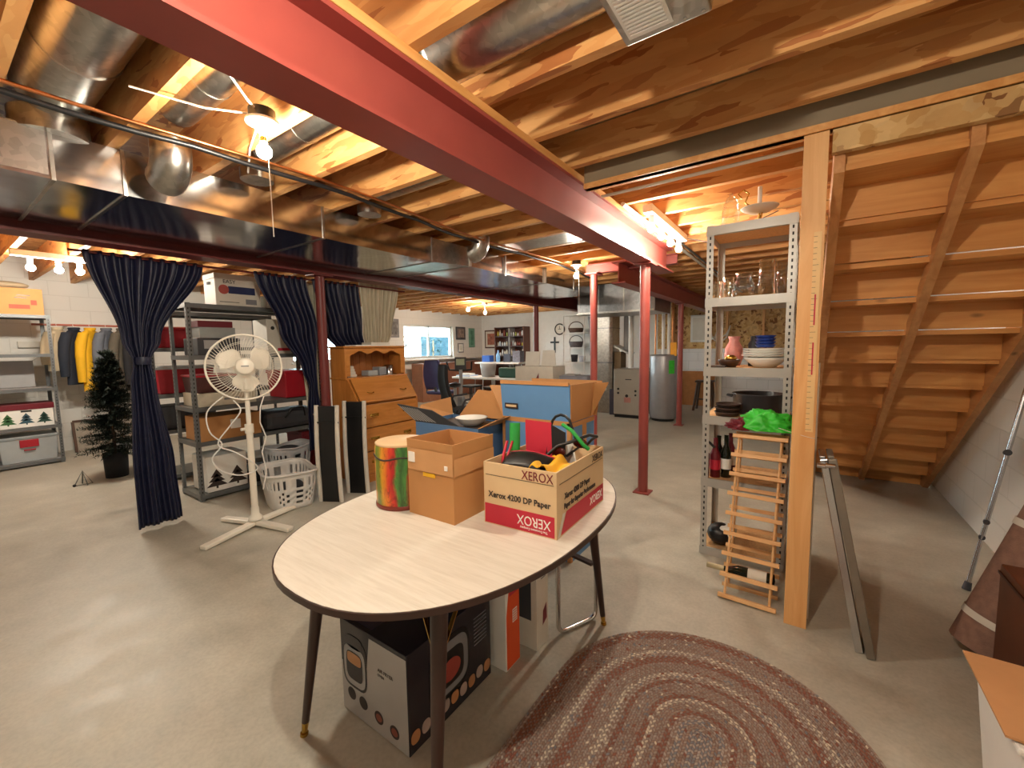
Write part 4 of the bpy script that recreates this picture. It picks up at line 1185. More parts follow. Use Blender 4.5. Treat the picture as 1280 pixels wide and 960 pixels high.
# dark unit behind the fan
shelving('metal_shelf', 'dark grey slotted metal shelf full of boxes behind the fan', (-4.58, 1.47, 0), 1.25, .46, 1.85, (.06, .56, .885, 1.37, 1.845), M['shelf_mid'], M['shelf_dark'], rz=R(90), lip=.04)
shelving('metal_shelf', 'dark shelf of red bins glimpsed between the hanging curtain and the nearer shelf', (-5.62, 1.46, 0), 1.25, .46, 1.85, (.06, .56, .95, 1.45, 1.845), M['shelf_mid'], M['shelf_dark'], rz=R(90), lip=.04)
# local X runs along +Y, depth runs along -X
def lid_bin(name, label, x0, x1, y0, y1, z0, h, mat, lidmat, group=None, handle=None):
    t = thing(name, label, 'bin', ((x0+x1)/2, (y0+y1)/2, z0), group=group)
    a, b_ = (x1-x0)/2, (y1-y0)/2
    m = MB(); k = .92
    m.add([(-a*k, -b_*k, 0), (a*k, -b_*k, 0), (a*k, b_*k, 0), (-a*k, b_*k, 0), (-a, -b_, h*.9), (a, -b_, h*.9), (a, b_, h*.9), (-a, b_, h*.9)], [(0, 3, 2, 1), (4, 5, 6, 7), (0, 1, 5, 4), (1, 2, 6, 5), (2, 3, 7, 6), (3, 0, 4, 7)])
    m.build('body', mat, t, bev=.01)
    MB().box(-a-.008, a+.008, -b_-.008, b_+.008, h*.88, h).build('lid', lidmat, t, bev=.008)
    if handle: MB().box(a*.98, a+.016, -.08, .08, h*.58, h*.86).box(a, a+.02, -.05, .05, h*.45, h*.5).build('handle', handle, t, bev=.004)
    return t
# things on the dark shelf
t = thing('storage_box', 'white printed storage box with hand hole standing on top of the dark shelf', 'box', (-4.72, 1.92, 1.846))
MB().box(-.13, .13, -.20, .20, 0, .27).box(-.135, .135, -.205, .205, .25, .30).build('body', [M['offwhite']], t, bev=.003)
s = MB(); s.box(-.04, .02, -.2065, -.205, .20, .225, 0)
s.cyl((.132, -.13, .15), (.1328, -.13, .15), .045, n=20, mi=1)
s.box(.13, .1325, -.09, .15, .115, .185, 2); s.box(.13, .1325, -.17, .0, .03, .035, 0); s.box(.13, .1325, .06, .16, .02, .07, 3)
s.build('printing', [M['slot'], plain('#b0524a', .5), plain('#26305a', .5), M['grey']], t)
text('EASY', .05, M['ink'], t, (.136, -.08, .225), FACE_RIGHT)
t = thing('storage_box', 'small white box at the right end of the dark shelf top', 'box', (-4.72, 2.27, 1.846))
MB().box(-.10, .10, -.08, .08, 0, .12).build('body', M['paper'], t, bev=.003)
MB().box(.10, .1015, -.03, .02, .04, .09).build('dark_slot', M['slot'], t)
t = thing('storage_box', 'tall white carton lettered with black script behind the fan grille', 'box', (-4.76, 2.37, 1.371))
MB().box(-.15, .15, -.20, .25, 0, .36).build('body', M['offwhite'], t, bev=.003)
text('FESTIVE', .075, M['ink'], t, (.1515, .06, .25), FACE_RIGHT, bold=.002); text('TREE', .06, M['ink'], t, (.1515, .08, .17), FACE_RIGHT)
s = MB(); s.cyl((.15, -.14, .27), (.1515, -.14, .27), .02, n=14, mi=0); s.box(.15, .1515, -.1, .2, .03, .06, 1); s.build('printing', [M['slot'], M['redprint']], t)
t = thing('drawer_case', 'dark grey case with a clear drawer under the dark shelf top', 'case', (-4.78, 1.72, 1.371))
MB().box(-.17, .17, -.17, .19, 0, .16).build('body', M['dkgrey'], t, bev=.006)
MB().box(.17, .176, -.12, .0, .06, .14).build('pale_label', M['greylt'], t)
t = thing('folder_stack', 'maroon and grey folders stacked on the dark grey case', 'folder', (-4.78, 1.72, 1.533))
MB().box(-.15, .15, -.14, .16, .0, .10).build('grey_folder', plain('#9aa09f', .5), t); MB().box(-.15, .15, -.15, .14, .101, .16).build('maroon_folder', M['wine'], t)
lid_bin('storage_bin', 'maroon bin with red lid on the shelf left of the fan grille', -4.98, -4.64, 1.52, 1.90, 1.012, .17, plain('#4a1f1c', .5), M['redplastic'])
t = thing('flat_box', 'long low cream box on the middle of the dark shelf', 'box', (-4.80, 1.78, .886))
MB().box(-.18, .2, -.26, .24, 0, .125).build('body', plain('#cfc6b2', .6), t, bev=.003); MB().box(.2, .2015, -.05, .08, .05, .07).build('printed_line', M['grey'], t)
lid_bin('storage_bin', 'red bin with lid at the right end of the dark shelf behind the fan', -5.0, -4.60, 2.32, 2.68, .886, .30, M['redplastic'], M['redplastic'])
t = thing('cardboard_carton', 'closed brown carton with white labels on the dark shelf left of the fan pole', 'carton', (-4.78, 1.76, .561))
MB().box(-.17, .2, -.25, .28, 0, .225).build('body', M['cardboard'], t, bev=.003)
MB().box(.2, .2012, -.0, .09, .09, .18).box(.2, .2012, .14, .18, .11, .18).build('label', M['paper'], t)
t = thing('duffel_bag', 'dark grey fabric bag on the dark shelf right of the fan pole', 'bag', (-4.76, 2.38, .562))
MB().box(-.17, .2, -.30, .30, 0, .20).build('body', M['dkgrey'], t, bev=.06)
MB().tube([(.2, -.1, .12), (.24, -.05, .22), (.24, .08, .22), (.2, .12, .12)], .01, 8).build('handle', M['black'], t)
t = thing('tree_box', 'pale box printed with dark fir trees at the bottom left of the dark shelf', 'box', (-4.80, 1.72, .061))
MB().box(-.15, .19, -.18, .17, 0, .34).build('body', M['paper'], t, bev=.003)
def fir(m, x, y, z, s_, mi):
    for k in range(3):
        w_ = s_*(.5-.11*k); zz = z+s_*.25*k
        m.add([(x, y-w_, zz), (x, y+w_, zz), (x, y, zz+s_*.42)], [(0, 1, 2)], mi)
    m.box(x-.0002, x, y-s_*.05, y+s_*.05, z-s_*.12, z, mi)
m = MB(); fir(m, .1912, -.10, .05, .18, 0); fir(m, .1912, .08, .05, .18, 0); m.build('printed_trees', [M['ink']], t)
t = thing('black_case', 'flat black case lying on the bottom of the dark shelf', 'case', (-4.74, 2.19, .061))
MB().box(-.2, .18, -.28, .28, 0, .12).build('body', M['black'], t, bev=.02)
MB().box(-.05, .12, -.18, .02, .12, .123).build('pale_sticker', M['greylt'], t)
MB().tube([(.18, -.07, .05), (.21, -.05, .06), (.21, .05, .06), (.18, .07, .05)], .007, 8).build('handle', M['black'], t)
lid_bin('storage_bin', 'deep maroon bin at the bottom right of the dark shelf', -5.0, -4.66, 2.34+.16, 2.70, .061, .42, M['wine'], M['wine'])
lid_bin('storage_bin', 'red bin topmost on the shelf glimpsed beside the hanging curtain', -6.02, -5.67, 1.52, 2.05, 1.452, .22, M['redplastic'], M['redplastic'])
lid_bin('storage_bin', 'clear-lidded red bin in the middle of the shelf glimpsed beside the hanging curtain', -6.02, -5.67, 1.52, 2.05, .952, .30, M['redplastic'], M['clearplastic'])
lid_bin('storage_bin', 'dark bin low on the shelf glimpsed beside the hanging curtain', -6.02, -5.67, 1.52, 2.05, .562, .25, M['dkgrey'], M['dkgrey'])
t = thing('garment_bag', 'crumpled cream bag on the top of the shelf beside the hanging curtain', 'bag', (-5.86, 1.68, 1.847))
MB().ball((0, 0, .11), .14, sq=(1, 1.3, .78)).build('bag', M['offwhite'], t)

# ================================================================== COAT CORNER
shelving('metal_shelf', 'grey metal shelf with cartons and tree boxes along the left wall', (-7.90, -.30, 0), 1.39, .46, 1.90, (.06, .50, .98, 1.41, 1.895), M['shelf_mid'], M['greylt'], rz=R(90), lip=.04, brace=True)
for k, (y0, y1, lab) in enumerate(((.68, 1.05, 'brown carton with a red printed bar at the end of the wall shelf top'), (.22, .655, 'brown carton beside the one with the red bar on the wall shelf top'))):
    t = thing('cardboard_carton', lab, 'carton', (-8.10, (y0+y1)/2, 1.896))
    w_ = (y1-y0)/2
    MB().box(-.18, .18, -w_, w_, 0, .32).build('body', plain('#d8a266', .8, 0, .04), t, bev=.003)
    if k == 0:
        m = MB(); m.box(.18, .1815, -.10, .07, .07, .12, 0); m.box(.18, .1815, .08, .13, .12, .18, 0); m.box(.18, .1815, -.05, .05, .2, .21, 1); m.box(.18, .1815, -.03, .08, .23, .24, 1)
        m.build('red_printing', [plain('#d0563c', .6), M['brown_dk']], t)
t = thing('cloth_bundle', 'folded pale cloth bundle on top of the cartons of the wall shelf', 'cloth', (-8.1, .78, 2.218))
MB().ball((0, 0, .045), .12, sq=(1, 1.6, .38)).build('bundle', plain('#b9a88a', .8), t)
for k, y0 in enumerate((.56, .02)):
    t = thing('tree_box', ['white fir-tree box with a red lid at the right end of the wall shelf', 'white fir-tree box with a red lid cut off at the left edge of the photo'][k], 'box', (-8.12, y0+.24, .501), group='fir tree boxes on the wall shelf')
    MB().box(-.19, .19, -.235, .235, 0, .25).build('body', M['paper'], t, bev=.003)
    MB().box(-.2, .2, -.245, .245, .22, .29).build('lid', M['wine'], t, bev=.004)
    m = MB(); fir(m, .192, -.15, .05, .14, 0); fir(m, .192, 0, .05, .14, 1); fir(m, .192, .15, .05, .14, 2); m.box(.19, .192, -.04, .05, .19, .21, 3)
    m.build('printed_trees', [plain('#3c6a3e', .6), plain('#3d5a66', .6), plain('#2f4f46', .6), M['slot']], t)
for k, y0 in enumerate((.55, -.02)):
    lid_bin('storage_tote', ['clear tote with a red latch lowest at the right end of the wall shelf', 'clear tote with a red latch lowest at the left edge of the photo'][k], -8.31, -7.93, y0, y0+.50, .061, .33, M['clearplastic'], plain('#8c9396', .3), handle=M['redplastic'])
t = thing('backing_board', 'pale grey flat panel standing behind the braces of the wall shelf', 'panel', (-8.32, .4, .985))
MB().box(0, .02, -.5, .55, 0, .34).build('panel', M['greylt'], t)
# coat rail
t = thing('coat_rail', 'thin red-brown coat rail on the white block wall', 'rail', (-8.36, .98, 1.80))
MB().cyl((0, 0, 0), (0, 1.75, 0), .014, n=12).build('rail', plain('#b0604c', .5), t)
for y in (.35, 1.55): MB().bar((0, y, 0), (-.387, y, 0), .02, .02).build('bracket', M['offwhite'], t)
MB().box(-.38, -.34, -.1, 1.9, -.30, -.22).build('wall_board', M['offwhite'], t)
def coat(y, label, mat, L, W_=.20, th=.075, col=None, tilt=0):
    t = thing('coat', label, 'coat', (-8.36, y, 1.80), R(tilt), group='coats on the rail')
    MB().tube([(0, 0, .015), (.012, 0, .018), (.016, 0, .0), (0, 0, -.03), (0, 0, -.06)], .003, 6).tube([(-.17, 0, -.13), (0, 0, -.06), (.17, 0, -.13)], .006, 6).build('hanger', M['white'], t)
    m = MB()
    prof = [(.05, -.06), (.11, -.075), (.175, -.13), (.185, -.30), (.19, -L*.7), (.205, -L)]
    N = 28; vs = []
    for hw, z in prof:
        for i in range(N):
            a = 2*PI*i/N; c, s_ = math.cos(a), math.sin(a)
            f = 1+.10*math.sin(5*a+z*9)
            vs.append((hw*math.copysign(abs(c)**.7, c), th*f*math.copysign(abs(s_)**.8, s_)*(.55 if z > -.1 else 1), z))
    m.add(vs, [(j*N+i, j*N+(i+1) % N, (j+1)*N+(i+1) % N, (j+1)*N+i) for j in range(len(prof)-1) for i in range(N)], 0, True)
    m.build('body', mat, t)
    for s_ in (-1, 1):
        m = MB(); m.tube([(s_*.15, 0, -.12), (s_*.20, -.01, -.25), (s_*.225, -.015, -.42), (s_*.225, -.02, -L*.86)], [.055, .06, .055, .045], 12)
        m.build('sleeve', mat, t)
    MB().lathe([(.05, -.075), (.065, -.05), (.06, -.03)], n=16).build('collar', mat, t, )
    return t
coat(1.21, 'cream jacket hanging first on the coat rail beside the wall shelf', plain('#c9b99a', .8, 0, .08), .62, th=.065, tilt=-38)
coat(1.37, 'navy jacket hanging between the cream and the yellow one', plain('#1f2735', .8, 0, .1), .82, th=.05, tilt=-38)
coat(1.53, 'bright yellow raincoat on the coat rail', M['yellow'], .92, th=.06, tilt=-38)
coat(1.7, 'slate grey padded coat hanging right of the yellow raincoat', plain('#676d78', .8, 0, .1), .90, th=.06, tilt=-38)
coat(1.87, 'olive-brown coat hanging right of the slate grey one', plain('#5f584c', .8, 0, .12), .95, th=.06, tilt=-38)
coat(2.02, 'black coat hanging last, half behind the dark artificial tree', plain('#26262a', .85, 0, .12), 1.0, th=.06, tilt=-38)
t = thing('leaning_board', 'brown and grey board leaning on the wall under the coats', 'board', (-8.62, 1.75, 0))
MB().slab([(.12, -.45, .0), (.12, .5, .0), (.03, .5, .42), (.03, -.45, .42)], .02).build('panel', plain('#a39a8c', .7), t)
MB().bar((.14, -.46, .0), (.05, -.46, .43), .03, .03).bar((.14, .51, 0), (.05, .51, .43), .03, .03).bar((.045, -.46, .435), (.045, .51, .435), .03, .03).build('frame', plain('#5b4032', .6), t)
t = thing('block', 'small grey block on the floor in front of the leaning board', 'block', (-8.25, 1.78, 0))
MB().box(-.06, .06, -.12, .12, 0, .12).build('block', M['greylt'], t, bev=.01)

# artificial tree
def fir_tree():
    t = thing('artificial_tree', 'narrow dark green artificial tree in a black pot beside the navy curtain', 'tree', (-6.42, 1.28, 0))
    MB().lathe([(0, 0), (.10, 0), (.11, .28), (.10, .28), (.09, .26), (0, .26)], n=24).build('pot', M['softblack'], t)
    MB().cyl((0, 0, .2), (0, 0, 1.36), .018, .006, 8).build('trunk', plain('#35281c', .9), t)
    rnd = random.Random(11); m = MB()
    for k in range(560):
        u = rnd.random()**.85; z = .28 + 1.08*u
        r_ = (.27*(1-u)**.75 + .045)*(.75+.35*rnd.random()); a = rnd.random()*2*PI
        p0 = Vector((0, 0, z)); p1 = Vector((r_*math.cos(a), r_*math.sin(a), z+.06-.09*(1-u)))
        m.add([tuple(p0), tuple(p0+Vector((0, 0, .006))), tuple(p1)], [(0, 1, 2)], 1)
        for j in range(12):
            v = .2+.8*j/11; c = p0.lerp(p1, v)
            for _ in range(5):
                d = Vector((rnd.uniform(-1, 1), rnd.uniform(-1, 1), rnd.uniform(-.6, .9))).normalized()*.042 + (p1-p0).normalized()*.015
                s_ = Vector((-d.y, d.x, d.z*.2)).normalized()*.0042
                m.add([tuple(c-s_), tuple(c+s_), tuple(c+d)], [(0, 1, 2)], 0)
    m.build('needles', [plain('#16261c', .8, 0, .25), plain('#2a2a1c', .8)], t)
fir_tree()
t = thing('wire_stand', 'small wire stand on the floor left of the artificial tree', 'stand', (-6.28, .98, 0))
MB().tube([(0, -.07, .01), (0, 0, .16), (0, .07, .01), (0, -.07, .01)], .005, 6).tube([(-.06, 0, .01), (0, 0, .15), (.07, .02, .01)], .005, 6).build('wire', M['shelf_dark'], t)
MB().ball((0, -.07, .015), .015).build('foot', M['black'], t)
t = thing('shelf_boards', 'plain boards stacked on the wall shelf', 'board', (-8.12, .40, .981)) if False else None

# ================================================================== ON THE LIGHT GREY SHELF
def cyl_thing(name, label, cat, x, y, z, prof, mat, group=None, n=28, part='body'):
    o = MB().lathe(prof, (0, 0, 0), n).build(name, mat, None, (x, y, z)); return tag(o, label, cat, group)
SX, SY = RS
t = thing('glass_dome', 'tall clear glass dome on top of the light grey shelf', 'glassware', (-.42, 3.10, 2.136))
MB().lathe([(.05, 0), (.052, .10), (.046, .15), (.028, .19), (.010, .205), (.012, .22), (0, .225)], n=24).build('glass', M['glass'], t)
t = thing('candle_sconce', 'brass scroll candle holder with a white candle and pale dish on the shelf top', 'candle holder', (-.26, 3.10, 2.136))
MB().tube([(-.10+.0, 0, .18), (-.12, 0, .21), (-.09, 0, .23), (-.06, 0, .20), (-.08, 0, .15)] + [(-.085+.10*math.sin(a), 0, .13-.10*(1-math.cos(a))*.6) for a in (.3, .7, 1.1, 1.5)] + [(.0, 0, .0)], .005, 8).build('scroll', M['brass'], t)
MB().cyl((0, 0, .0), (0, 0, .07), .006, n=10).lathe([(.035, .0), (.035, .004), (0, .006)], n=20).build('stem', M['brass'], t)
MB().lathe([(0, .07), (.06, .078), (.10, .10), (.105, .106), (.06, .086), (0, .08)], n=30).build('dish', M['offwhite'], t)
MB().cyl((0, 0, .085), (0, 0, .23), .012, n=14).build('candle', M['paper'], t)
g_ = 'glassware on the upper shelf'
def tumbler(r, h): return [(0, 0), (r*.8, 0), (r, h), (r*.94, h), (r*.74, .01), (0, .01)]
zz = 1.69
cyl_thing('glass_tumbler', 'small cut glass at the left end of the glassware shelf, in front', 'glass', -.475, 3.00, zz, tumbler(.035, .11), M['glass'], g_)
cyl_thing('glass_tumbler', 'small glass just right of the front cut glass on the glassware shelf', 'glass', -.41, 3.03, zz, tumbler(.033, .13), M['glass'], g_)
cyl_thing('glass_tumbler', 'small glass farther back at the left of the glassware shelf', 'glass', -.45, 3.15, zz, tumbler(.035, .12), M['glass'], g_)
t = thing('glass_pitcher', 'round glass pitcher with a curved handle in the middle of the glassware shelf', 'pitcher', (-.325, 3.03, zz))
MB().lathe([(0, 0), (.045, 0), (.062, .05), (.055, .09), (.04, .12), (.05, .15), (.047, .15), (.037, .12), (.05, .09), (.057, .05), (.04, .008), (0, .008)], n=28).build('glass', M['glass'], t)
MB().tube([(.045, 0, .13), (.09, 0, .13), (.10, 0, .09), (.06, 0, .05)], .006, 8).build('handle', M['glass'], t)
t2 = thing('glass_bowl', 'low glass bowl in front of the tall cylinder vases', 'bowl', (-.255, 2.995, zz))
MB().lathe([(0, 0), (.025, 0), (.045, .035), (.05, .05), (.047, .05), (.04, .032), (.02, .006), (0, .006)], n=24).build('glass', M['glass'], t2)
cyl_thing('glass_vase', 'taller clear cylinder vase on the glassware shelf', 'vase', -.205, 3.08, zz, [(0, 0), (.045, 0), (.045, .225), (.042, .225), (.042, .012), (0, .012)], M['glass'], g_)
cyl_thing('glass_vase', 'shorter clear cylinder vase by the right upright of the glassware shelf', 'vase', -.115, 3.06, zz, [(0, 0), (.04, 0), (.04, .20), (.037, .20), (.037, .012), (0, .012)], M['glass'], g_)
cyl_thing('glass_tumbler', 'small glass at the right end of the glassware shelf', 'glass', -.125, 2.975, zz, tumbler(.025, .08), M['glass'], g_)
zz = 1.25
for k in range(4):
    r = .135-.004*k
    cyl_thing('dinner_plate', ['lowest white plate above the deep bowl', 'second white plate from the bottom of the stack', 'third white plate from the bottom of the stack', 'topmost white plate under the blue dishes'][k], 'plate', -.20, 3.10, zz+.062+k*.014, [(0, 0), (r*.6, 0), (r, .012), (r, .0145), (r*.6, .004), (0, .004)], M['paper'], 'white plates on the shelf', 36)
cyl_thing('serving_bowl', 'deep white serving bowl under the stack of plates', 'bowl', -.20, 3.10, zz, [(0, 0), (.06, 0), (.115, .05), (.118, .06), (.113, .06), (.055, .006), (0, .006)], M['paper'], n=36)
for k in range(4):
    cyl_thing('blue_dish', ['lowest blue patterned dish on the plates', 'second blue patterned dish from the bottom', 'third blue patterned dish from the bottom', 'topmost blue patterned dish'][k], 'dish', -.20, 3.07, zz+.124+k*.019, [(0, 0), (.045, 0), (.058, .018), (.058, .0185), (.0, .0185)], plain('#27408f', .3, 0, .35, 60), 'blue patterned dishes', 24)
t = thing('lidded_jar', 'small grey-blue jar behind the blue dishes', 'jar', (-.28, 3.26, zz)); MB().lathe([(0, 0), (.03, 0), (.032, .15), (.02, .17), (.02, .2), (0, .2)], n=18).build('jar', M['dkgrey'], t)
t = thing('wooden_bowl', 'brown wooden bowl left of the white plates', 'bowl', (-.40, 3.06, zz)); MB().lathe([(0, 0), (.04, 0), (.065, .035), (.068, .05), (.062, .05), (.035, .008), (0, .008)], n=24).build('bowl', plain('#4e3325', .4), t)
MB().ball((.01, -.0, .055), .03, sq=(1.2, .8, .8)).build('brass_piece', M['brass'], t)
t = thing('wood_tray', 'flat dark brown tray at the left front of the plate shelf', 'tray', (-.455, 3.0, zz)); MB().box(-.05, .05, -.04, .08, 0, .012).build('tray', plain('#3d2a22', .5), t, bev=.003)
t = thing('pink_vase', 'pink and white vase at the back of the plate shelf', 'vase', (-.40, 3.28, zz)); MB().lathe([(0, 0), (.04, 0), (.06, .06), (.055, .12), (.03, .17), (.04, .2), (.036, .2), (0, .02)], n=24).build('vase', plain('#d98d86', .35, 0, .25, 14), t)
zz = .935
t = thing('stock_pot', 'wide dark grey roasting pot on the shelf below the plates', 'pot', (-.24, 3.22, zz))
MB().lathe([(0, 0), (.13, 0), (.145, .02), (.15, .13), (.158, .135), (.145, .135), (.135, .01), (0, .01)], n=36).build('pot', plain('#4a4c52', .35, .3, .05), t)
for s_ in (-1, 1): MB().tube([(s_*.15, -.03, .11), (s_*.185, -.02, .115), (s_*.185, .02, .115), (s_*.15, .03, .11)], .006, 8).build('handle', M['dkgrey'], t)
t = thing('copper_pan', 'copper brown frying pan in front of the grey roasting pot', 'pan', (-.19, 3.00, zz))
MB().lathe([(0, 0), (.085, 0), (.105, .028), (.10, .028), (.08, .005), (0, .005)], n=32).build('pan', plain('#8a4a28', .3, .4, .1), t)
for k in range(3):
    t = thing('baking_tin', ['lowest dark baking tin left of the copper pan', 'middle dark baking tin left of the copper pan', 'topmost dark baking tin left of the copper pan'][k], 'tin', (-.40+.004*k, 3.03, zz+.027*k), group='stack of baking tins')
    MB().lathe([(0, 0), (.065, 0), (.075, .025), (.077, .026), (.06, .004), (0, .004)], n=28).build('tin', plain('#5b4a44', .35, .3), t)
zz = .52
for k, (x, y, h, m_) in enumerate(((-.46, 3.02, .26, 'wine'), (-.40, 3.05, .28, 'bottle'), (-.46, 3.16, .25, 'bottle'), (-.39, 3.18, .27, 'wine'))):
    t = thing('bottle', ['wine-red bottle at the front left of the lower shelf', 'dark bottle second from the left on the lower shelf', 'dark bottle behind the wine-red one on the lower shelf', 'wine-red bottle at the back of the lower shelf'][k], 'bottle', (x, y, zz), group='bottles on the lower shelf')
    MB().lathe([(0, 0), (.032, 0), (.033, h*.58), (.014, h*.76), (.014, h), (0, h)], n=18).build('glass', M[m_], t)
    MB().lathe([(.0335, h*.2), (.0335, h*.45)], n=18).build('label', M['paper' if k % 2 else 'redprint'], t)
t = thing('coffee_maker', 'small black and chrome appliance at the left of the lower shelf', 'appliance', (-.49, 2.99, zz))
MB().tube([(-.03, .03, .24), (.0, 0, .23), (.03, -.0, .20)], .008, 8).build('spout', M['black'], t); MB().box(-.025, .0, -.02, .01, 0, .16).build('body', M['wine'], t, bev=.006)
zz = .05
t = thing('black_case', 'rounded black case with a white lid on the bottom of the light grey shelf', 'case', (-.42, 3.06, zz))
MB().ball((0, 0, .07), .07, sq=(1.2, 1.2, 1), n=20).build('body', M['black'], t)
MB().box(.0, .09, -.06, .06, .07, .135).build('white_lid', M['paper'], t, bev=.01)

# ------------------------------------------------------------------ wine rack leaning on the shelf
def wine_rack():
    t = thing('wine_rack', 'pale beech ladder-like wine rack leaning against the light grey shelf', 'rack', (-.345, 2.47, 0))
    lean = math.atan2(.29, .85)
    up = Vector((.02, math.sin(lean), math.cos(lean))).normalized(); back = Vector((0, math.cos(lean), -math.sin(lean)))
    W_ = .275; n_ = 9; L = .89
    rn = Vector((0, 0, .016))
    for face, off in (('front', 0.0), ('back', .145)):
        for k in range(n_):
            z = L*k/(n_-1)
            c = up*(z+.012) + back*off
            if off: c = c + up*.035
            p0 = c + rn*.3; p1 = c + Vector((W_, -.012 if off == 0 else 0, 0)) + rn*.3
            MB().bar(p0, p1, .022, .030, up=tuple(back)).build('slat', M['rackwood'], t, bev=.002)
        for xo in (.032, W_-.032):
            a = up*.012 + back*(off+.0) + Vector((xo, 0, 0)); b_ = up*(L+.012) + back*off + Vector((xo, 0, 0))
            MB().cyl(a + (up*.05 if off else Vector()), b_, .0065, n=10).build('upright_dowel', M['rackwood'], t)
    for k in range(n_):
        for xo in (.032, W_-.032):
            z = L*k/(n_-1); c = up*(z+.012) + Vector((xo, 0, .005)); d = c+back*.145
            if d.z > .01: MB().cyl(c, d, .006, n=8).build('cross_dowel', M['rackwood'], t)
    return up, back
up_, back_ = wine_rack()
base = Vector((-.345, 2.47, 0)) + up_*.145 + back_*.072
t = thing('wine_bottle', 'dark wine bottle with a pale label lying across the wine rack, neck to the left', 'bottle', tuple(base))
m = MB(); m.T = Matrix.Rotation(R(-90), 4, 'Y')
m.lathe([(0, -.26), (.034, -.255), (.036, -.24), (.036, -.08), (.015, -.02), (.014, .03), (0, .03)], n=22); m.build('glass', M['bottle'], t)
m = MB(); m.T = Matrix.Rotation(R(-90), 4, 'Y'); m.lathe([(.0365, -.22), (.0365, -.13)], n=22); m.build('label', M['offwhite'], t)
m = MB(); m.T = Matrix.Rotation(R(-90), 4, 'Y'); m.lathe([(.0155, -.01), (.0155, .08), (0, .082)], n=18); m.build('foil', plain('#b9ac8a', .4, .3), t)
# bags on the rack
def crumple(name, label, cat, c, sx, sy, sz, mat, seed):
    me_ = MB(); rnd = seed
    N, K = 56, 22; vs = []
    for j in range(K+1):
        ph = PI/2*j/K
        for i in range(N):
            th = 2*PI*i/N
            d = Vector((math.cos(th)*math.cos(ph), math.sin(th)*math.cos(ph), math.sin(ph)))
            f = 1 + .42*noise.noise(d*2.6 + Vector((rnd, 0, 0))) + .22*abs(noise.noise(d*6 + Vector((0, rnd, 0)))) + .10*noise.noise(d*14)
            vs.append((d.x*sx*f, d.y*sy*f, d.z*sz*f))
    me_.add(vs, [(j*N+i, j*N+(i+1) % N, (j+1)*N+(i+1) % N, (j+1)*N+i) for j in range(K) for i in range(N)] , 0, True)
    me_.add([v for v in vs[:N]], [tuple(range(N))[::-1]], 0)
    o = me_.build(name, mat, None, c); return tag(o, label, cat)
crumple('plastic_bag', 'crumpled bright green plastic bag on top of the wine rack', 'bag', (-.15, 2.84, .90), .135, .10, .09, M['brightgreen'], 3.1)
crumple('cloth_bundle', 'crumpled wine-red cloth left of the green bag on the wine rack', 'cloth', (-.29, 2.83, .895), .075, .08, .055, M['wine'], 8.4)

# ================================================================== RIGHT SIDE, UNDER THE STAIR
def leaning_slab(x0, top_x, y0, L, h, label, edge, face):
    t = thing('folded_table', label, 'table', (x0, y0, 0))
    dx = top_x-x0
    MB().slab([(0, 0, 0), (dx, 0, h), (dx, L, h), (0, L, 0)], .018).build('table_leaf', face, t)
    MB().bar((-.006, -.010, .002), (dx-.006, -.010, h+.0), .032, .018, up=(0, 1, 0)).build('metal_edge', edge, t, bev=.004)
    MB().bar((dx-.011, -.0, h+.004), (dx-.011, L, h+.004), .024, .014).build('metal_edge', edge, t, bev=.004)
    MB().cyl((dx-.03, -.018, h-.03), (dx+.005, -.018, h-.03), .012, n=12).build('corner_cap', M['chrome'], t)
leaning_slab(.262, .098, 2.36, .16, .87, 'folded panel with a silver edge leaning beside the post, nearer the post', M['alu'], M['greylt'])
leaning_slab(.300, .128, 2.335, .16, .88, 'folded panel with a brown face leaning outermost beside the post', plain('#7d7468', .4, .3), plain('#6e4a33', .6))

def crutch(tip, top, label):
    t = thing('crutch', label, 'crutch', tip, group='aluminium crutches')
    T = Vector(top)-Vector(tip); u = T.normalized()
    side = Vector((.25, .9, 0)).normalized(); side = (side-u*side.dot(u)).normalized()
    L = T.length
    MB().cyl((0, 0, 0), tuple(u*.045), .019, .015, 16).build('rubber_tip', plain('#4a4f58', .8), t)
    MB().cyl(tuple(u*.03), tuple(u*.42), .0105, n=14).build('lower_shaft', M['alu'], t)
    for s_ in (-1, 1):
        MB().tube([u*.30 + side*s_*.012, u*.40 + side*s_*.016, u*.62 + side*s_*.035, u*(L-.02) + side*s_*.060], .0105, 12).build('side_shaft', M['alu'], t)
    for q, w_ in ((.40, .03), (.31, .022)): MB().cyl(tuple(u*q-side*w_), tuple(u*q+side*w_), .014, n=12).build('clamp', M['dkgrey'], t)
    MB().cyl(tuple(u*.80-side*.055), tuple(u*.80+side*.055), .017, n=14).build('hand_grip', M['dkgrey'], t)
    MB().tube([u*L - side*.09, u*(L+.012) - side*.04, u*(L+.012) + side*.04, u*L + side*.09], .022, 12).build('arm_pad', M['dkgrey'], t)
crutch((.80, 3.30, 0), (1.035, 3.50, 1.28), 'aluminium crutch farther along the white wall, seen whole down to its tip')
crutch((.88, 3.05, 0), (1.035, 3.22, 1.28), 'second aluminium crutch, nearer and partly behind the rolled brown rug')

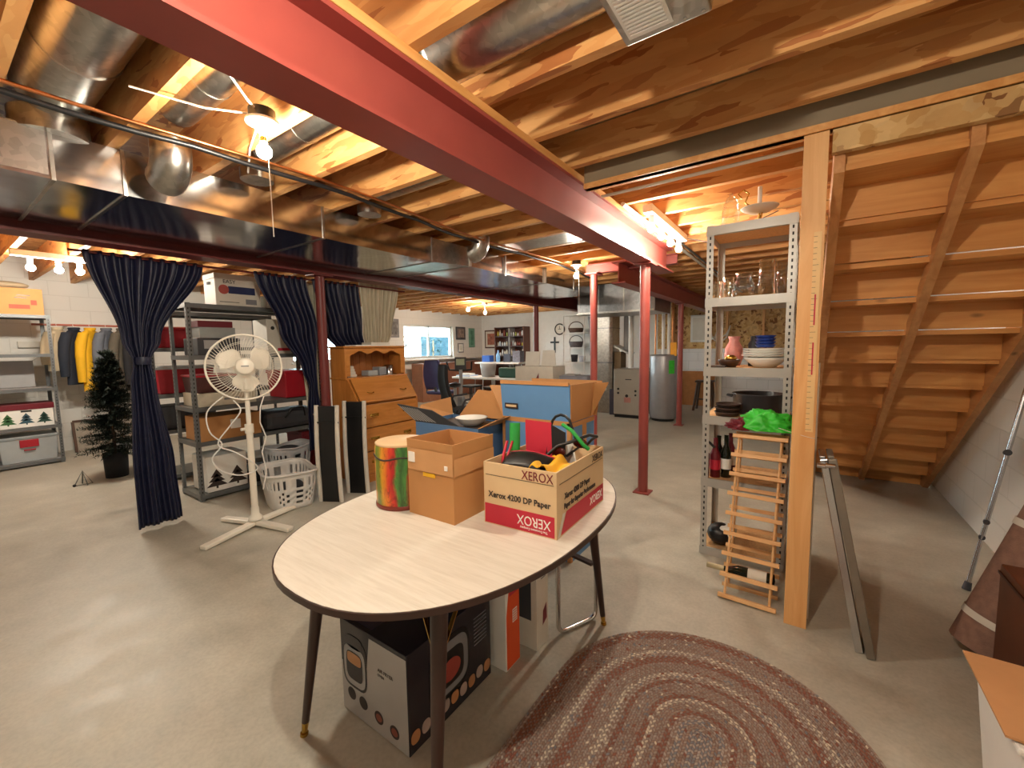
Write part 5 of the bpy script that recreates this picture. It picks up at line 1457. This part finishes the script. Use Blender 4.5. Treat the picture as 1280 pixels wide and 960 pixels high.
t = thing('rolled_rug', 'rolled brown rug with cream tape bands leaning on the white wall', 'rug', (.685, 2.58, .055))
a = Vector((.31, .10, .88)); u = a.normalized()
m = MB(); m.cyl((0, 0, .0), tuple(a), .105, .112, 36)
m.build('roll', plain('#8a6a5c', .95, 0, .18, 30, .3), t)
x_ = u.cross(Vector((0, 1, 0))).normalized(); y_ = u.cross(x_)
pts = []
for i in range(60):
    an = i*.32; rr = .010+.0015*i
    pts.append(tuple(u*-.003 + x_*rr*math.cos(an) + y_*rr*math.sin(an)))
MB().tube(pts, .003, 5).build('spiral_edge', M['ink'], t)
for c in (.12, .56): MB().cyl(tuple(u*c), tuple(u*(c+.03)), .109+.004*(c > .3)+.001, .109+.004*(c > .3)+.001, 36, cap=False).build('cream_tape', M['offwhite'], t)
t = thing('wooden_crate', 'dark brown wooden box on the floor in front of the rolled rug', 'crate', (.83, 2.26, 0))
MB().box(-.16, .16, -.16, .14, 0, .52).build('body', plain('#5c3018', .5, 0, .12), t, bev=.004)
MB().box(-.165, .165, -.165, .145, .48, .49).build('lid_line', plain('#3d1f10', .5), t)
t = thing('storage_tote', 'white tote at the lower right corner with a brown cardboard sheet on it', 'tote', (.70, 1.56, 0))
m = MB(); m.add([(-.20, -.10, 0), (.20, -.10, 0), (.20, .20, 0), (-.20, .20, 0), (-.235, -.115, .42), (.235, -.115, .42), (.235, .225, .42), (-.235, .225, .42)], [(0, 3, 2, 1), (4, 5, 6, 7), (0, 1, 5, 4), (1, 2, 6, 5), (2, 3, 7, 6), (3, 0, 4, 7)])
m.build('body', M['white'], t, bev=.01)
MB().box(-.245, .245, -.12, .235, .405, .425).build('rim', M['white'], t, bev=.006)
tag(MB().slab([(.44, 1.46, .43), (.92, 1.43, .43), (.92, 1.80, .435), (.44, 1.80, .435)], .006).build('cardboard_sheet', plain('#c08c5c', .8, 0, .05)), 'flat brown cardboard sheet lying on the white tote', 'cardboard')

# ================================================================== FAR ROOM
def folding_table(x0, x1, y0, y1, h, label):
    t = thing('folding_table', label, 'table', ((x0+x1)/2, (y0+y1)/2, 0)); a, b_ = (x1-x0)/2, (y1-y0)/2
    MB().box(-a, a, -b_, b_, h-.045, h).build('tabletop', M['white'], t, bev=.01)
    for s_ in (-1, 1):
        for q in (-1, 1): MB().cyl((s_*(a-.2), q*(b_-.08), 0), (s_*(a-.25), q*(b_-.1), h-.045), .014, n=10).build('leg', M['greylt'], t)
    return t
folding_table(-6.75, -4.95, 7.25, 7.90, .74, 'long white folding table in the far room before the bookcase')
folding_table(-4.10, -2.55, 5.80, 6.30, .74, 'white folding table behind the blue cartons carrying pale cartons')
folding_table(-7.6, -6.1, 9.1, 9.7, 1.0, 'high white work table below the bookcase')
# pale cartons
t = thing('moving_carton', 'large pale carton with a red triangle print on the far white table', 'carton', (-3.62, 6.05, .741))
MB().box(-.36, .36, -.22, .20, 0, .34).build('body', M['carton_pale' if False else 'offwhite'], t, bev=.003)
MB().add([(-.02, -.2215, .03), (.10, -.2215, .03), (.10, -.2215, .24)], [(0, 1, 2)]).build('red_print', M['wine'], t)
MB().slab([(-.30, .0, .341), (-.02, .0, .341), (-.02, .03, .58), (-.30, .03, .58)], .006).build('flap', M['offwhite'], t)
MB().slab([(.02, .0, .341), (.30, .0, .341), (.26, .03, .60), (.04, .03, .60)], .006).build('flap', M['offwhite'], t)
t = thing('printer', 'grey printer beside the pale carton on the far white table', 'printer', (-2.93, 6.05, .741))
MB().box(-.24, .24, -.18, .18, 0, .20).build('body', plain('#7d808c', .4), t, bev=.01); MB().box(-.2, .2, -.183, -.18, .05, .12).build('paper_slot', M['dkgrey'], t)
MB().box(-.22, .0, -.1, .1, .2, .215).build('panel', M['greylt'], t)
# things on the long table
t = thing('plastic_bin', 'grey bin standing on the long white table', 'bin', (-5.9, 7.55, .741)); MB().lathe([(0, 0), (.15, 0), (.19, .30), (.18, .30), (.14, .01), (0, .01)], n=24).build('bin', M['greylt'], t)
t = thing('green_case', 'dark green case on the right end of the long white table', 'case', (-5.25, 7.5, .741)); MB().box(-.24, .24, -.12, .12, 0, .22).build('body', plain('#1f4a38', .5), t, bev=.03)
MB().tube([(-.06, 0, .22), (-.05, 0, .26), (.05, 0, .26), (.06, 0, .22)], .01, 8).build('handle', M['black'], t)
t = thing('paper_stack', 'light blue papers scattered on the long white table', 'paper', (-6.5, 7.5, .741)); MB().box(-.2, .22, -.15, .15, 0, .03).build('sheets', plain('#bcd0ea', .7), t); MB().box(-.1, .16, -.1, .1, .031, .07).build('folded_sheet', M['paper'], t)
# things on the high table
hz = [('bottle', 'light blue spray bottle on the high work table', 'bottle', -6.95, .0, lambda m: m.lathe([(0, 0), (.06, 0), (.06, .18), (.02, .26), (.02, .32), (0, .32)], n=14), plain('#7fb4e8', .4)),
      ('blue_bag', 'deep blue bag on the left end of the high work table', 'bag', -7.3, .0, lambda m: m.box(-.14, .12, -.1, .1, 0, .18), plain('#2f5cb0', .6)),
      ('framed_photo', 'dark framed picture leaning on the high work table', 'picture', -6.65, .0, lambda m: m.box(-.11, .11, -.015, .015, 0, .22), plain('#3b3a48', .4)),
      ('figurine', 'grey and dark figured box standing tallest on the high work table', 'box', -6.30, .0, lambda m: m.box(-.10, .14, -.1, .1, 0, .30), plain('#6d6c78', .6, 0, .4, 22))]
for nm, lab, cat, x, dy, f, mt in hz:
    m = MB(); f(m); tag(m.build(nm, mt, None, (x, 9.35+dy, 1.001)), lab, cat)
# office chair
def office_chair(loc, rz, label, bm, curved=True):
    t = thing('office_chair', label, 'chair', loc, rz)
    for k in range(5):
        a = 2*PI*k/5
        l = MB().bar((0, 0, .09), (.27*math.cos(a), .27*math.sin(a), .06), .04, .03).build('base_arm', M['black'], t)
        MB().cyl((.27*math.cos(a), .27*math.sin(a)-.02, .028), (.27*math.cos(a), .27*math.sin(a)+.02, .028), .028, n=14).build('caster', M['black'], l)
    MB().cyl((0, 0, .08), (0, 0, .44), .025, n=14).build('gas_column', M['black'], t)
    MB().box(-.24, .24, -.23, .23, .44, .51).build('seat', bm, t, bev=.03)
    MB().sheet(lambda u, v: (-.22*(1-.25*v*v)+.44*(1-.25*v*v)*u, .24+.05*math.sin(PI*v)-.04*math.cos(PI*(u-.5))+.10*v, .56+.60*v), 12, 12).build('backrest', bm, t, solid=.05)
    MB().bar((0, .20, .46), (0, .27, .75), .06, .02).build('back_bar', M['dkgrey'], t)
    MB().tube([(-.25, .2, .47), (-.29, .1, .66), (-.29, -.12, .68)], .015, 8).build('armrest', M['dkgrey'], t)
    MB().tube([(.25, .2, .47), (.29, .1, .66), (.29, -.12, .68)], .015, 8).build('armrest', M['dkgrey'], t)
office_chair((-4.15, 4.75, 0), R(150), 'black office chair behind the open blue carton', M['softblack'])
office_chair((-6.30, 6.45, 0), R(190), 'purple-backed office chair at the left end of the long white table', plain('#3c3560', .7))
for k, (x, y) in enumerate(((-5.75, 6.75), (-5.1, 6.75))):
    t = thing('stool', ['black metal stool in front of the long white table, left one', 'black metal stool in front of the long white table, right one'][k], 'stool', (x, y, 0), group='black stools at the long table')
    MB().box(-.18, .18, -.18, .18, .58, .62).build('seat', M['black'], t, bev=.01)
    for a in (-1, 1):
        for b_ in (-1, 1): MB().cyl((a*.20, b_*.20, 0), (a*.15, b_*.15, .58), .014, n=10).build('leg', M['black'], t)
    MB().box(-.17, .17, -.19, -.17, .25, .27).build('footrest', M['black'], t)
# exercise bike
t = thing('exercise_bike', 'upright exercise bike with a grey console in the far room', 'exercise bike', (-4.85, 5.35, 0), R(30))
MB().box(-.25, .25, .40, .46, 0, .06).build('foot', M['greylt'], t, bev=.015); MB().box(-.25, .25, -.46, -.40, 0, .06).build('foot', M['greylt'], t, bev=.015)
MB().tube([(0, -.42, .05), (0, 0, .10), (0, .42, .05)], .03, 10).tube([(0, .10, .1), (0, .22, .55), (0, .30, 1.05)], .032, 12).build('frame', M['greylt'], t)
MB().tube([(0, -.05, .1), (0, -.18, .45), (0, -.22, .75)], .028, 12).build('seat_post', M['greylt'], t)
m = MB(); m.T = Matrix.Translation((0, .18, .36)) @ Matrix.Rotation(R(90), 4, 'Y'); m.cyl((0, 0, -.06), (0, 0, .06), .20, n=30); m.build('flywheel_cover', plain('#8f949c', .4), t)
MB().ball((0, -.24, .79), .12, sq=(.9, 1.1, .35)).build('saddle', M['black'], t)
MB().tube([(-.22, .16, 1.16), (-.2, .25, 1.02), (0, .31, 1.0), (.2, .25, 1.02), (.22, .16, 1.16)], .017, 10).build('handlebar', M['black'], t)
MB().box(-.10, .10, .26, .30, 1.02, 1.24).box(-.075, .075, .255, .26, 1.10, 1.21, 1).build('console', [M['dkgrey'], plain('#a9b49a', .3)], t, bev=.01)
for s_ in (-1, 1): MB().bar((s_*.08, .18, .36), (s_*.10, .10, .22), .02, .02).box(*(sorted((s_*.10, s_*.20))), .06, .14, .20, .23).build('pedal', M['black'], t)
# bookcase
t = thing('bookcase', 'dark brown bookcase of small white and coloured things on the far wall', 'bookcase', (-7.42, 10.88, 0))
bc = plain('#4d2b22', .5, 0, .1); W2 = .55; Hb = 2.02
for s_ in (-1, 1): MB().box(*(sorted((s_*W2, s_*(W2-.03)))), -.34, 0, 0, Hb).build('side_panel', plain('#6b4030', .5), t)
MB().box(-W2, W2, -.02, 0, 0, Hb).build('back', bc, t); MB().box(-.015, .015, -.33, -.02, .10, Hb-.03).build('divider', M['greylt'], t)
for z in (.1, .5, .85, 1.12, 1.42, 1.72, Hb-.03): MB().box(-W2+.03, W2-.03, -.33, -.02, z, z+.025).build('shelf_board', bc, t)
rnd = random.Random(4); pal = ['#e8e8ee', '#d8dbe2', '#b8c46a', '#d9c65a', '#eae2d2', '#9a5548', '#cfd6df', '#e6e6e6']
desc = {1.12: 'bottom visible', 1.42: 'middle', 1.72: 'upper'}
for z in (1.12, 1.42, 1.72):
    x = -W2+.06; k = 0
    while x < W2-.10:
        if abs(x+.03) < .06: x += .08
        w_ = rnd.uniform(.05, .085); h_ = rnd.uniform(.09, .20); c_ = rnd.choice(pal)
        o = MB().lathe([(0, 0), (w_*.42, 0), (w_*.45, h_*.7), (w_*.25, h_*.85), (w_*.25, h_), (0, h_)], n=12).build('jar', plain(c_, .4), None, (-7.42+x, 10.66, z+.026))
        tag(o, 'small jar or bottle on the %s shelf of the far bookcase' % desc[z], 'jar', 'jars on the %s bookcase shelf' % desc[z])
        x += w_+.02; k += 1
def picture(x0, x1, z0, z1, wall, label, fr, inner, art, th=.02):
    t = thing('framed_picture', label, 'picture', (0, 0, 0))
    if wall == 'far':
        y = YF; MB().box(x0, x1, y-th, y-.001, z0, z1).build('frame', fr, t); MB().box(x0+.04, x1-.04, y-th-.002, y-th, z0+.04, z1-.04).build('mat_board', inner, t)
        MB().box(x0+.11, x1-.11, y-th-.003, y-th-.002, z0+.11, z1-.11).build('print', art, t)
    else:
        x = XL; MB().box(x+.001, x+th, x0, x1, z0, z1).build('frame', fr, t); MB().box(x+th, x+th+.002, x0+.03, x1-.03, z0+.03, z1-.03).build('mat_board', inner, t)
        MB().box(x+th+.002, x+th+.003, x0+.07, x1-.07, z0+.07, z1-.07).build('print', art, t)
picture(-8.62, -8.02, 1.38, 1.96, 'far', 'dark framed reddish picture left of the bookcase', bc, M['offwhite'], plain('#a2634f', .6, 0, .5, 9))
picture(7.0, 7.42, 1.70, 2.18, 'left', 'grey patterned picture left of the window', M['grey'], plain('#8d8a86', .6, 0, .5, 9), plain('#6d6a68', .6, 0, .6, 12))
picture(9.62, 10.05, 1.66, 2.05, 'left', 'dark square picture right of the window', M['dkgrey'], plain('#5a5454', .6, 0, .5, 9), plain('#8d7a70', .6, 0, .6, 12))
picture(9.70, 9.95, 1.26, 1.55, 'left', 'small white framed sheet below the dark square picture', M['grey'], M['paper'], M['offwhite'])
picture(10.22, 10.50, 1.42, 2.02, 'left', 'narrow green hanging right of the dark square picture', plain('#6a9a86', .7), plain('#7fae98', .7), plain('#5a8f78', .7, 0, .3))
picture(7.0, 7.45, 1.50, 1.62, 'left', 'low dark ledge picture under the grey patterned one', M['dkgrey'], M['greylt'], M['dkgrey']) if False else None
t = thing('wall_shelf', 'white ledge running along the block wall under the window', 'shelf', (XL+.001, 8.6, 1.08)); MB().box(0, .20, -1.2, 2.1, 0, .03).build('ledge', M['offwhite'], t)
t = thing('cabinet', 'long low brown cabinet against the wall below the window', 'cabinet', (XL+.01, 9.5, 0)); MB().box(0, .5, -1.1, 1.2, .02, 1.0).build('body', plain('#7a4e3a', .6), t, bev=.01)
for y in (-1.08, -.32, .44): MB().box(.5, .515, y, y+.72, .08, .94).build('door', plain('#855642', .55), t, bev=.004)
for y in (-1.5, ): tag(MB().box(XL+.25, XL+.65, 7.6, 8.3, 0, 1.0).build('brown_carton', plain('#9a6a50', .7)), 'red-brown carton standing left of the long cabinet', 'carton')
t = thing('wall_cross', 'black cross hanging on the far wall', 'cross', (-6.02, YF-.02, 1.46)); MB().box(-.025, .025, 0, .018, -.24, .22).box(-.14, -.025, 0, .018, .04, .09).box(.025, .14, 0, .018, .04, .09).build('cross', M['black'], t)
t = thing('wall_clock', 'round black-rimmed clock above the cross', 'clock', (-5.85, YF-.02, 1.90))
MB().tube([(.15*math.cos(2*PI*i/32), 0, .15*math.sin(2*PI*i/32)) for i in range(32)], .018, 8, closed=True).build('rim', M['black'], t)
m = MB(); m.T = Matrix.Rotation(R(90), 4, 'X'); m.cyl((0, 0, -.01), (0, 0, .0), .145, n=32); m.build('face', M['offwhite'], t)
MB().box(-.05, .05, -.012, -.006, -.006, .006).box(-.006, .006, -.012, -.006, 0, .09).build('hand', M['black'], t)
# white rack with baskets
t = thing('wire_rack', 'white open rack with baskets on the far wall right of the cross', 'rack', (-5.45, 10.35, 0))
for x in (0, .62):
    for y in (0, .4): MB().cyl((x, y, 0), (x, y, 2.25), .014, n=10).build('upright', M['white'], t)
for z in (.55, .95, 1.35, 1.75, 2.23): MB().box(-.01, .63, -.01, .41, z, z+.02).build('shelf_board', M['white'], t)
def basket_on(x, z, w_, h_, label, col, arch=True):
    t = thing('basket', label, 'basket', (x, 10.52, z))
    MB().lathe([(0, 0), (w_*.8, 0), (w_, h_), (w_*.93, h_), (w_*.75, .01), (0, .01)], n=20).build('bowl', plain(col, .8, 0, .3, 40), t)
    if arch: MB().tube([(w_*math.cos(a), 0, h_+w_*.8*math.sin(a)) for a in [PI*i/12 for i in range(13)]], .012, 8).build('handle', plain(col, .8, 0, .3, 40), t)
basket_on(-5.15, 1.771, .22, .12, 'brown arched basket at the top of the white rack', '#5a463c')
basket_on(-5.15, 1.371, .20, .16, 'grey wicker basket on the middle of the white rack', '#6a6468')
basket_on(-5.20, .971, .10, .20, 'dark jug-like basket low on the white rack', '#2c2b30', False)
basket_on(-4.97, .971, .09, .16, 'pale jug beside the dark one on the white rack', '#b9bdc8', False)

# utilities
t = thing('duct_riser', 'tall galvanised duct riser standing on the floor left of the furnace', 'duct', (-3.42, 8.45, 0))
MB().box(-.22, .20, -.2, .2, .0, 1.05).build('lower_section', M['galv_r'], t); MB().box(-.16, .20, -.2, .2, 1.06, 2.40).build('upper_section', M['galv_r'], t)
MB().box(-.23, .21, -.21, .21, 1.04, 1.07).box(-.17, .21, -.21, .21, 1.75, 1.77).build('seam', M['galv_d'], t)
t = thing('round_duct', 'dark flexible duct curving down beside the galvanised riser', 'duct', (-3.75, 8.4, 0)); MB().tube([(-.05, 0, 2.38), (.0, 0, 2.1), (.06, 0, 1.7), (.06, 0, 1.2)], .09, 14).build('hose', M['dkgrey'], t)
t = thing('filter_housing', 'dark purple-grey filter housing between riser and furnace', 'housing', (-3.12, 8.3, 0)); MB().box(-.10, .08, -.2, .2, 0, .52).build('housing', plain('#3b3744', .5), t, bev=.004)
t = thing('return_drop', 'brown-grey duct drop with a slanted cap above the filter housing', 'duct', (-3.12, 8.45, .525)); MB().box(-.08, .06, -.15, .15, 0, .75).build('drop', plain('#7e6a4e', .6, .3), t); MB().slab([(-.09, -.2, .86), (.22, -.2, .70), (.22, .2, .70), (-.09, .2, .86)], .03).build('slanted_cap', M['galv_r'], t)
t = thing('furnace', 'beige-grey furnace cabinet half behind the nearest red post', 'furnace', (-2.75, 8.15, 0))
MB().box(-.30, .30, -.28, .28, .06, .95).build('cabinet', plain('#a39a8e', .45, .1, .04), t, bev=.02)
MB().box(-.28, .28, -.26, .26, 0, .06).build('base', M['black'], t)
m = MB()
for x, z, r in ((-.20, .56, .022), (-.20, .48, .022), (-.03, .43, .03), (.14, .53, .022), (.14, .45, .02)): m.cyl((x, -.285, z), (x, -.28, z), r, n=14)
m.box(-.06, .06, -.284, -.28, .74, .755); m.build('control_holes', M['black'], t)
MB().box(-.08, .05, -.284, -.28, .30, .40).build('rating_label', plain('#b07a70', .6), t)
t = thing('vent_pipe', 'white vertical vent pipe rising from the furnace', 'pipe', (-2.80, 8.15, .952)); MB().cyl((0, 0, 0), (0, 0, 1.46), .05, n=20).build('pipe', M['white'], t); MB().cyl((0, 0, 1.0), (0, 0, 1.06), .056, n=20).build('coupling', M['white'], t)
t = thing('vent_pipe', 'white horizontal pipe crossing above the furnace', 'pipe', (-3.6, 7.9, 2.03)); MB().cyl((0, 0, 0), (1.5, 0, 0), .035, n=16).build('pipe', M['greylt'], t)
t = thing('flue_pipe', 'thin grey flue pipe behind the white vent pipe', 'pipe', (-3.0, 8.5, .952)); MB().cyl((0, .0, .35), (0, 0, 1.46), .07, n=20).build('pipe', M['greylt'], t)
t = thing('water_heater', 'tall grey water heater with a green sticker and a yellow tag', 'water heater', (-2.13, 8.0, 0))
MB().lathe([(0, .05), (.235, .05), (.245, .07), (.245, 1.19), (.235, 1.22), (0, 1.235)], n=40).build('tank', plain('#98979a', .35, .35, .05), t)
MB().cyl((0, 0, 0), (0, 0, .05), .20, n=30).build('base', M['black'], t)
m = MB(); m.lathe([(.247, .88), (.247, 1.12)], n=40); 
m.f = [f for i, f in enumerate(m.f) if i % 40 in (34, 35, 36)]; m.m = m.m[:len(m.f)]; m.s = m.s[:len(m.f)]
m.build('green_sticker', M['brightgreen'], t)
for k, (x, c) in enumerate(((-.14, 'copper'), (.0, 'white'), (.10, 'white'), (.16, 'copper'))):
    MB().cyl((x, -.05, 1.2), (x, -.05, 2.3), .014 if c == 'copper' else .03, n=12).build('water_pipe', M[c], t)
MB().box(.14, .25, -.10, -.08, 1.20, 1.44).build('yellow_tag', plain('#f2a51c', .5), t)
MB().tube([(-.23, .0, .9), (-.30, -.02, .95), (-.31, -.02, .4), (-.30, -.02, .02)], .012, 8).build('drain_pipe', M['white'], t)
tag(MB().ball((-2.36, 7.68, .09), .085, sq=(1, 1, 1.1)).build('white_jug', M['white']), 'white rounded jug on the floor left of the water heater', 'jug')
t = thing('electrical_panel', 'white panel box on the timber wall behind the water heater', 'panel', (-1.93, 10.515, 1.45)); MB().box(-.25, .18, -.1, 0, .0, .62).build('box', M['white'], t, bev=.005); MB().box(-.2, .14, -.105, -.1, .05, .56).build('door', M['offwhite'], t)
t = thing('strand_board_wall', 'tan strand-board sheet fixed on the far wall above the white blocks', 'board', (-2.95, 10.52, 1.30)); MB().box(0, 3.0, 0, .028, 0, 1.1).build('sheet', M['osb'], t)
for x in (.35, 1.5, 2.2): MB().box(x, x+.045, -.09, -.001, 0, 1.1).build('stud', M['stud'], t)
t = thing('hose_loop', 'pale hoses looped on the tan strand-board wall', 'hose', (-1.55, 10.36, 1.5))
MB().tube([(-.25, 0, .75), (-.22, 0, .3), (-.15, 0, .02), (0, 0, -.08), (.14, 0, .05), (.2, 0, .3), (.12, 0, .1), (-.05, 0, 0), (-.2, 0, .1)], .018, 8).tube([(.0, .02, .8), (-.02, .02, .3), (-.1, .02, .05), (-.2, .02, .0)], .02, 8).build('hose', M['offwhite'], t)
t = thing('cardboard_sheet', 'large brown cardboard sheet leaning on the white block wall', 'cardboard', (-2.45, 10.50, 0)); MB().slab([(0, -.22, 0), (.95, -.22, 0), (.95, -.03, .78), (0, -.03, .78)], -.012).build('sheet', plain('#a8713e', .8), t)
t = thing('stool', 'dark brown wooden stool standing before the cardboard sheet', 'stool', (-1.70, 9.6, 0))
MB().box(-.17, .17, -.15, .15, .60, .64).build('seat', plain('#4c3524', .5), t, bev=.01)
for a in (-1, 1):
    for b_ in (-1, 1): MB().bar((a*.19, b_*.17, 0), (a*.12, b_*.10, .60), .035, .035).build('leg', plain('#4c3524', .5), t)
MB().box(-.16, .16, -.012, .012, .22, .25).build('stretcher', plain('#4c3524', .5), t)
t = thing('pipe_bundle', 'galvanised pipe running under the joists above the water heater', 'pipe', (-2.5, 6.6, 2.28))
MB().tube([(.0, .98, .05), (-.2, 1.6, .02), (-.1, 2.8, .0)], .05, 12).build('pipe', M['galv_r'], t)
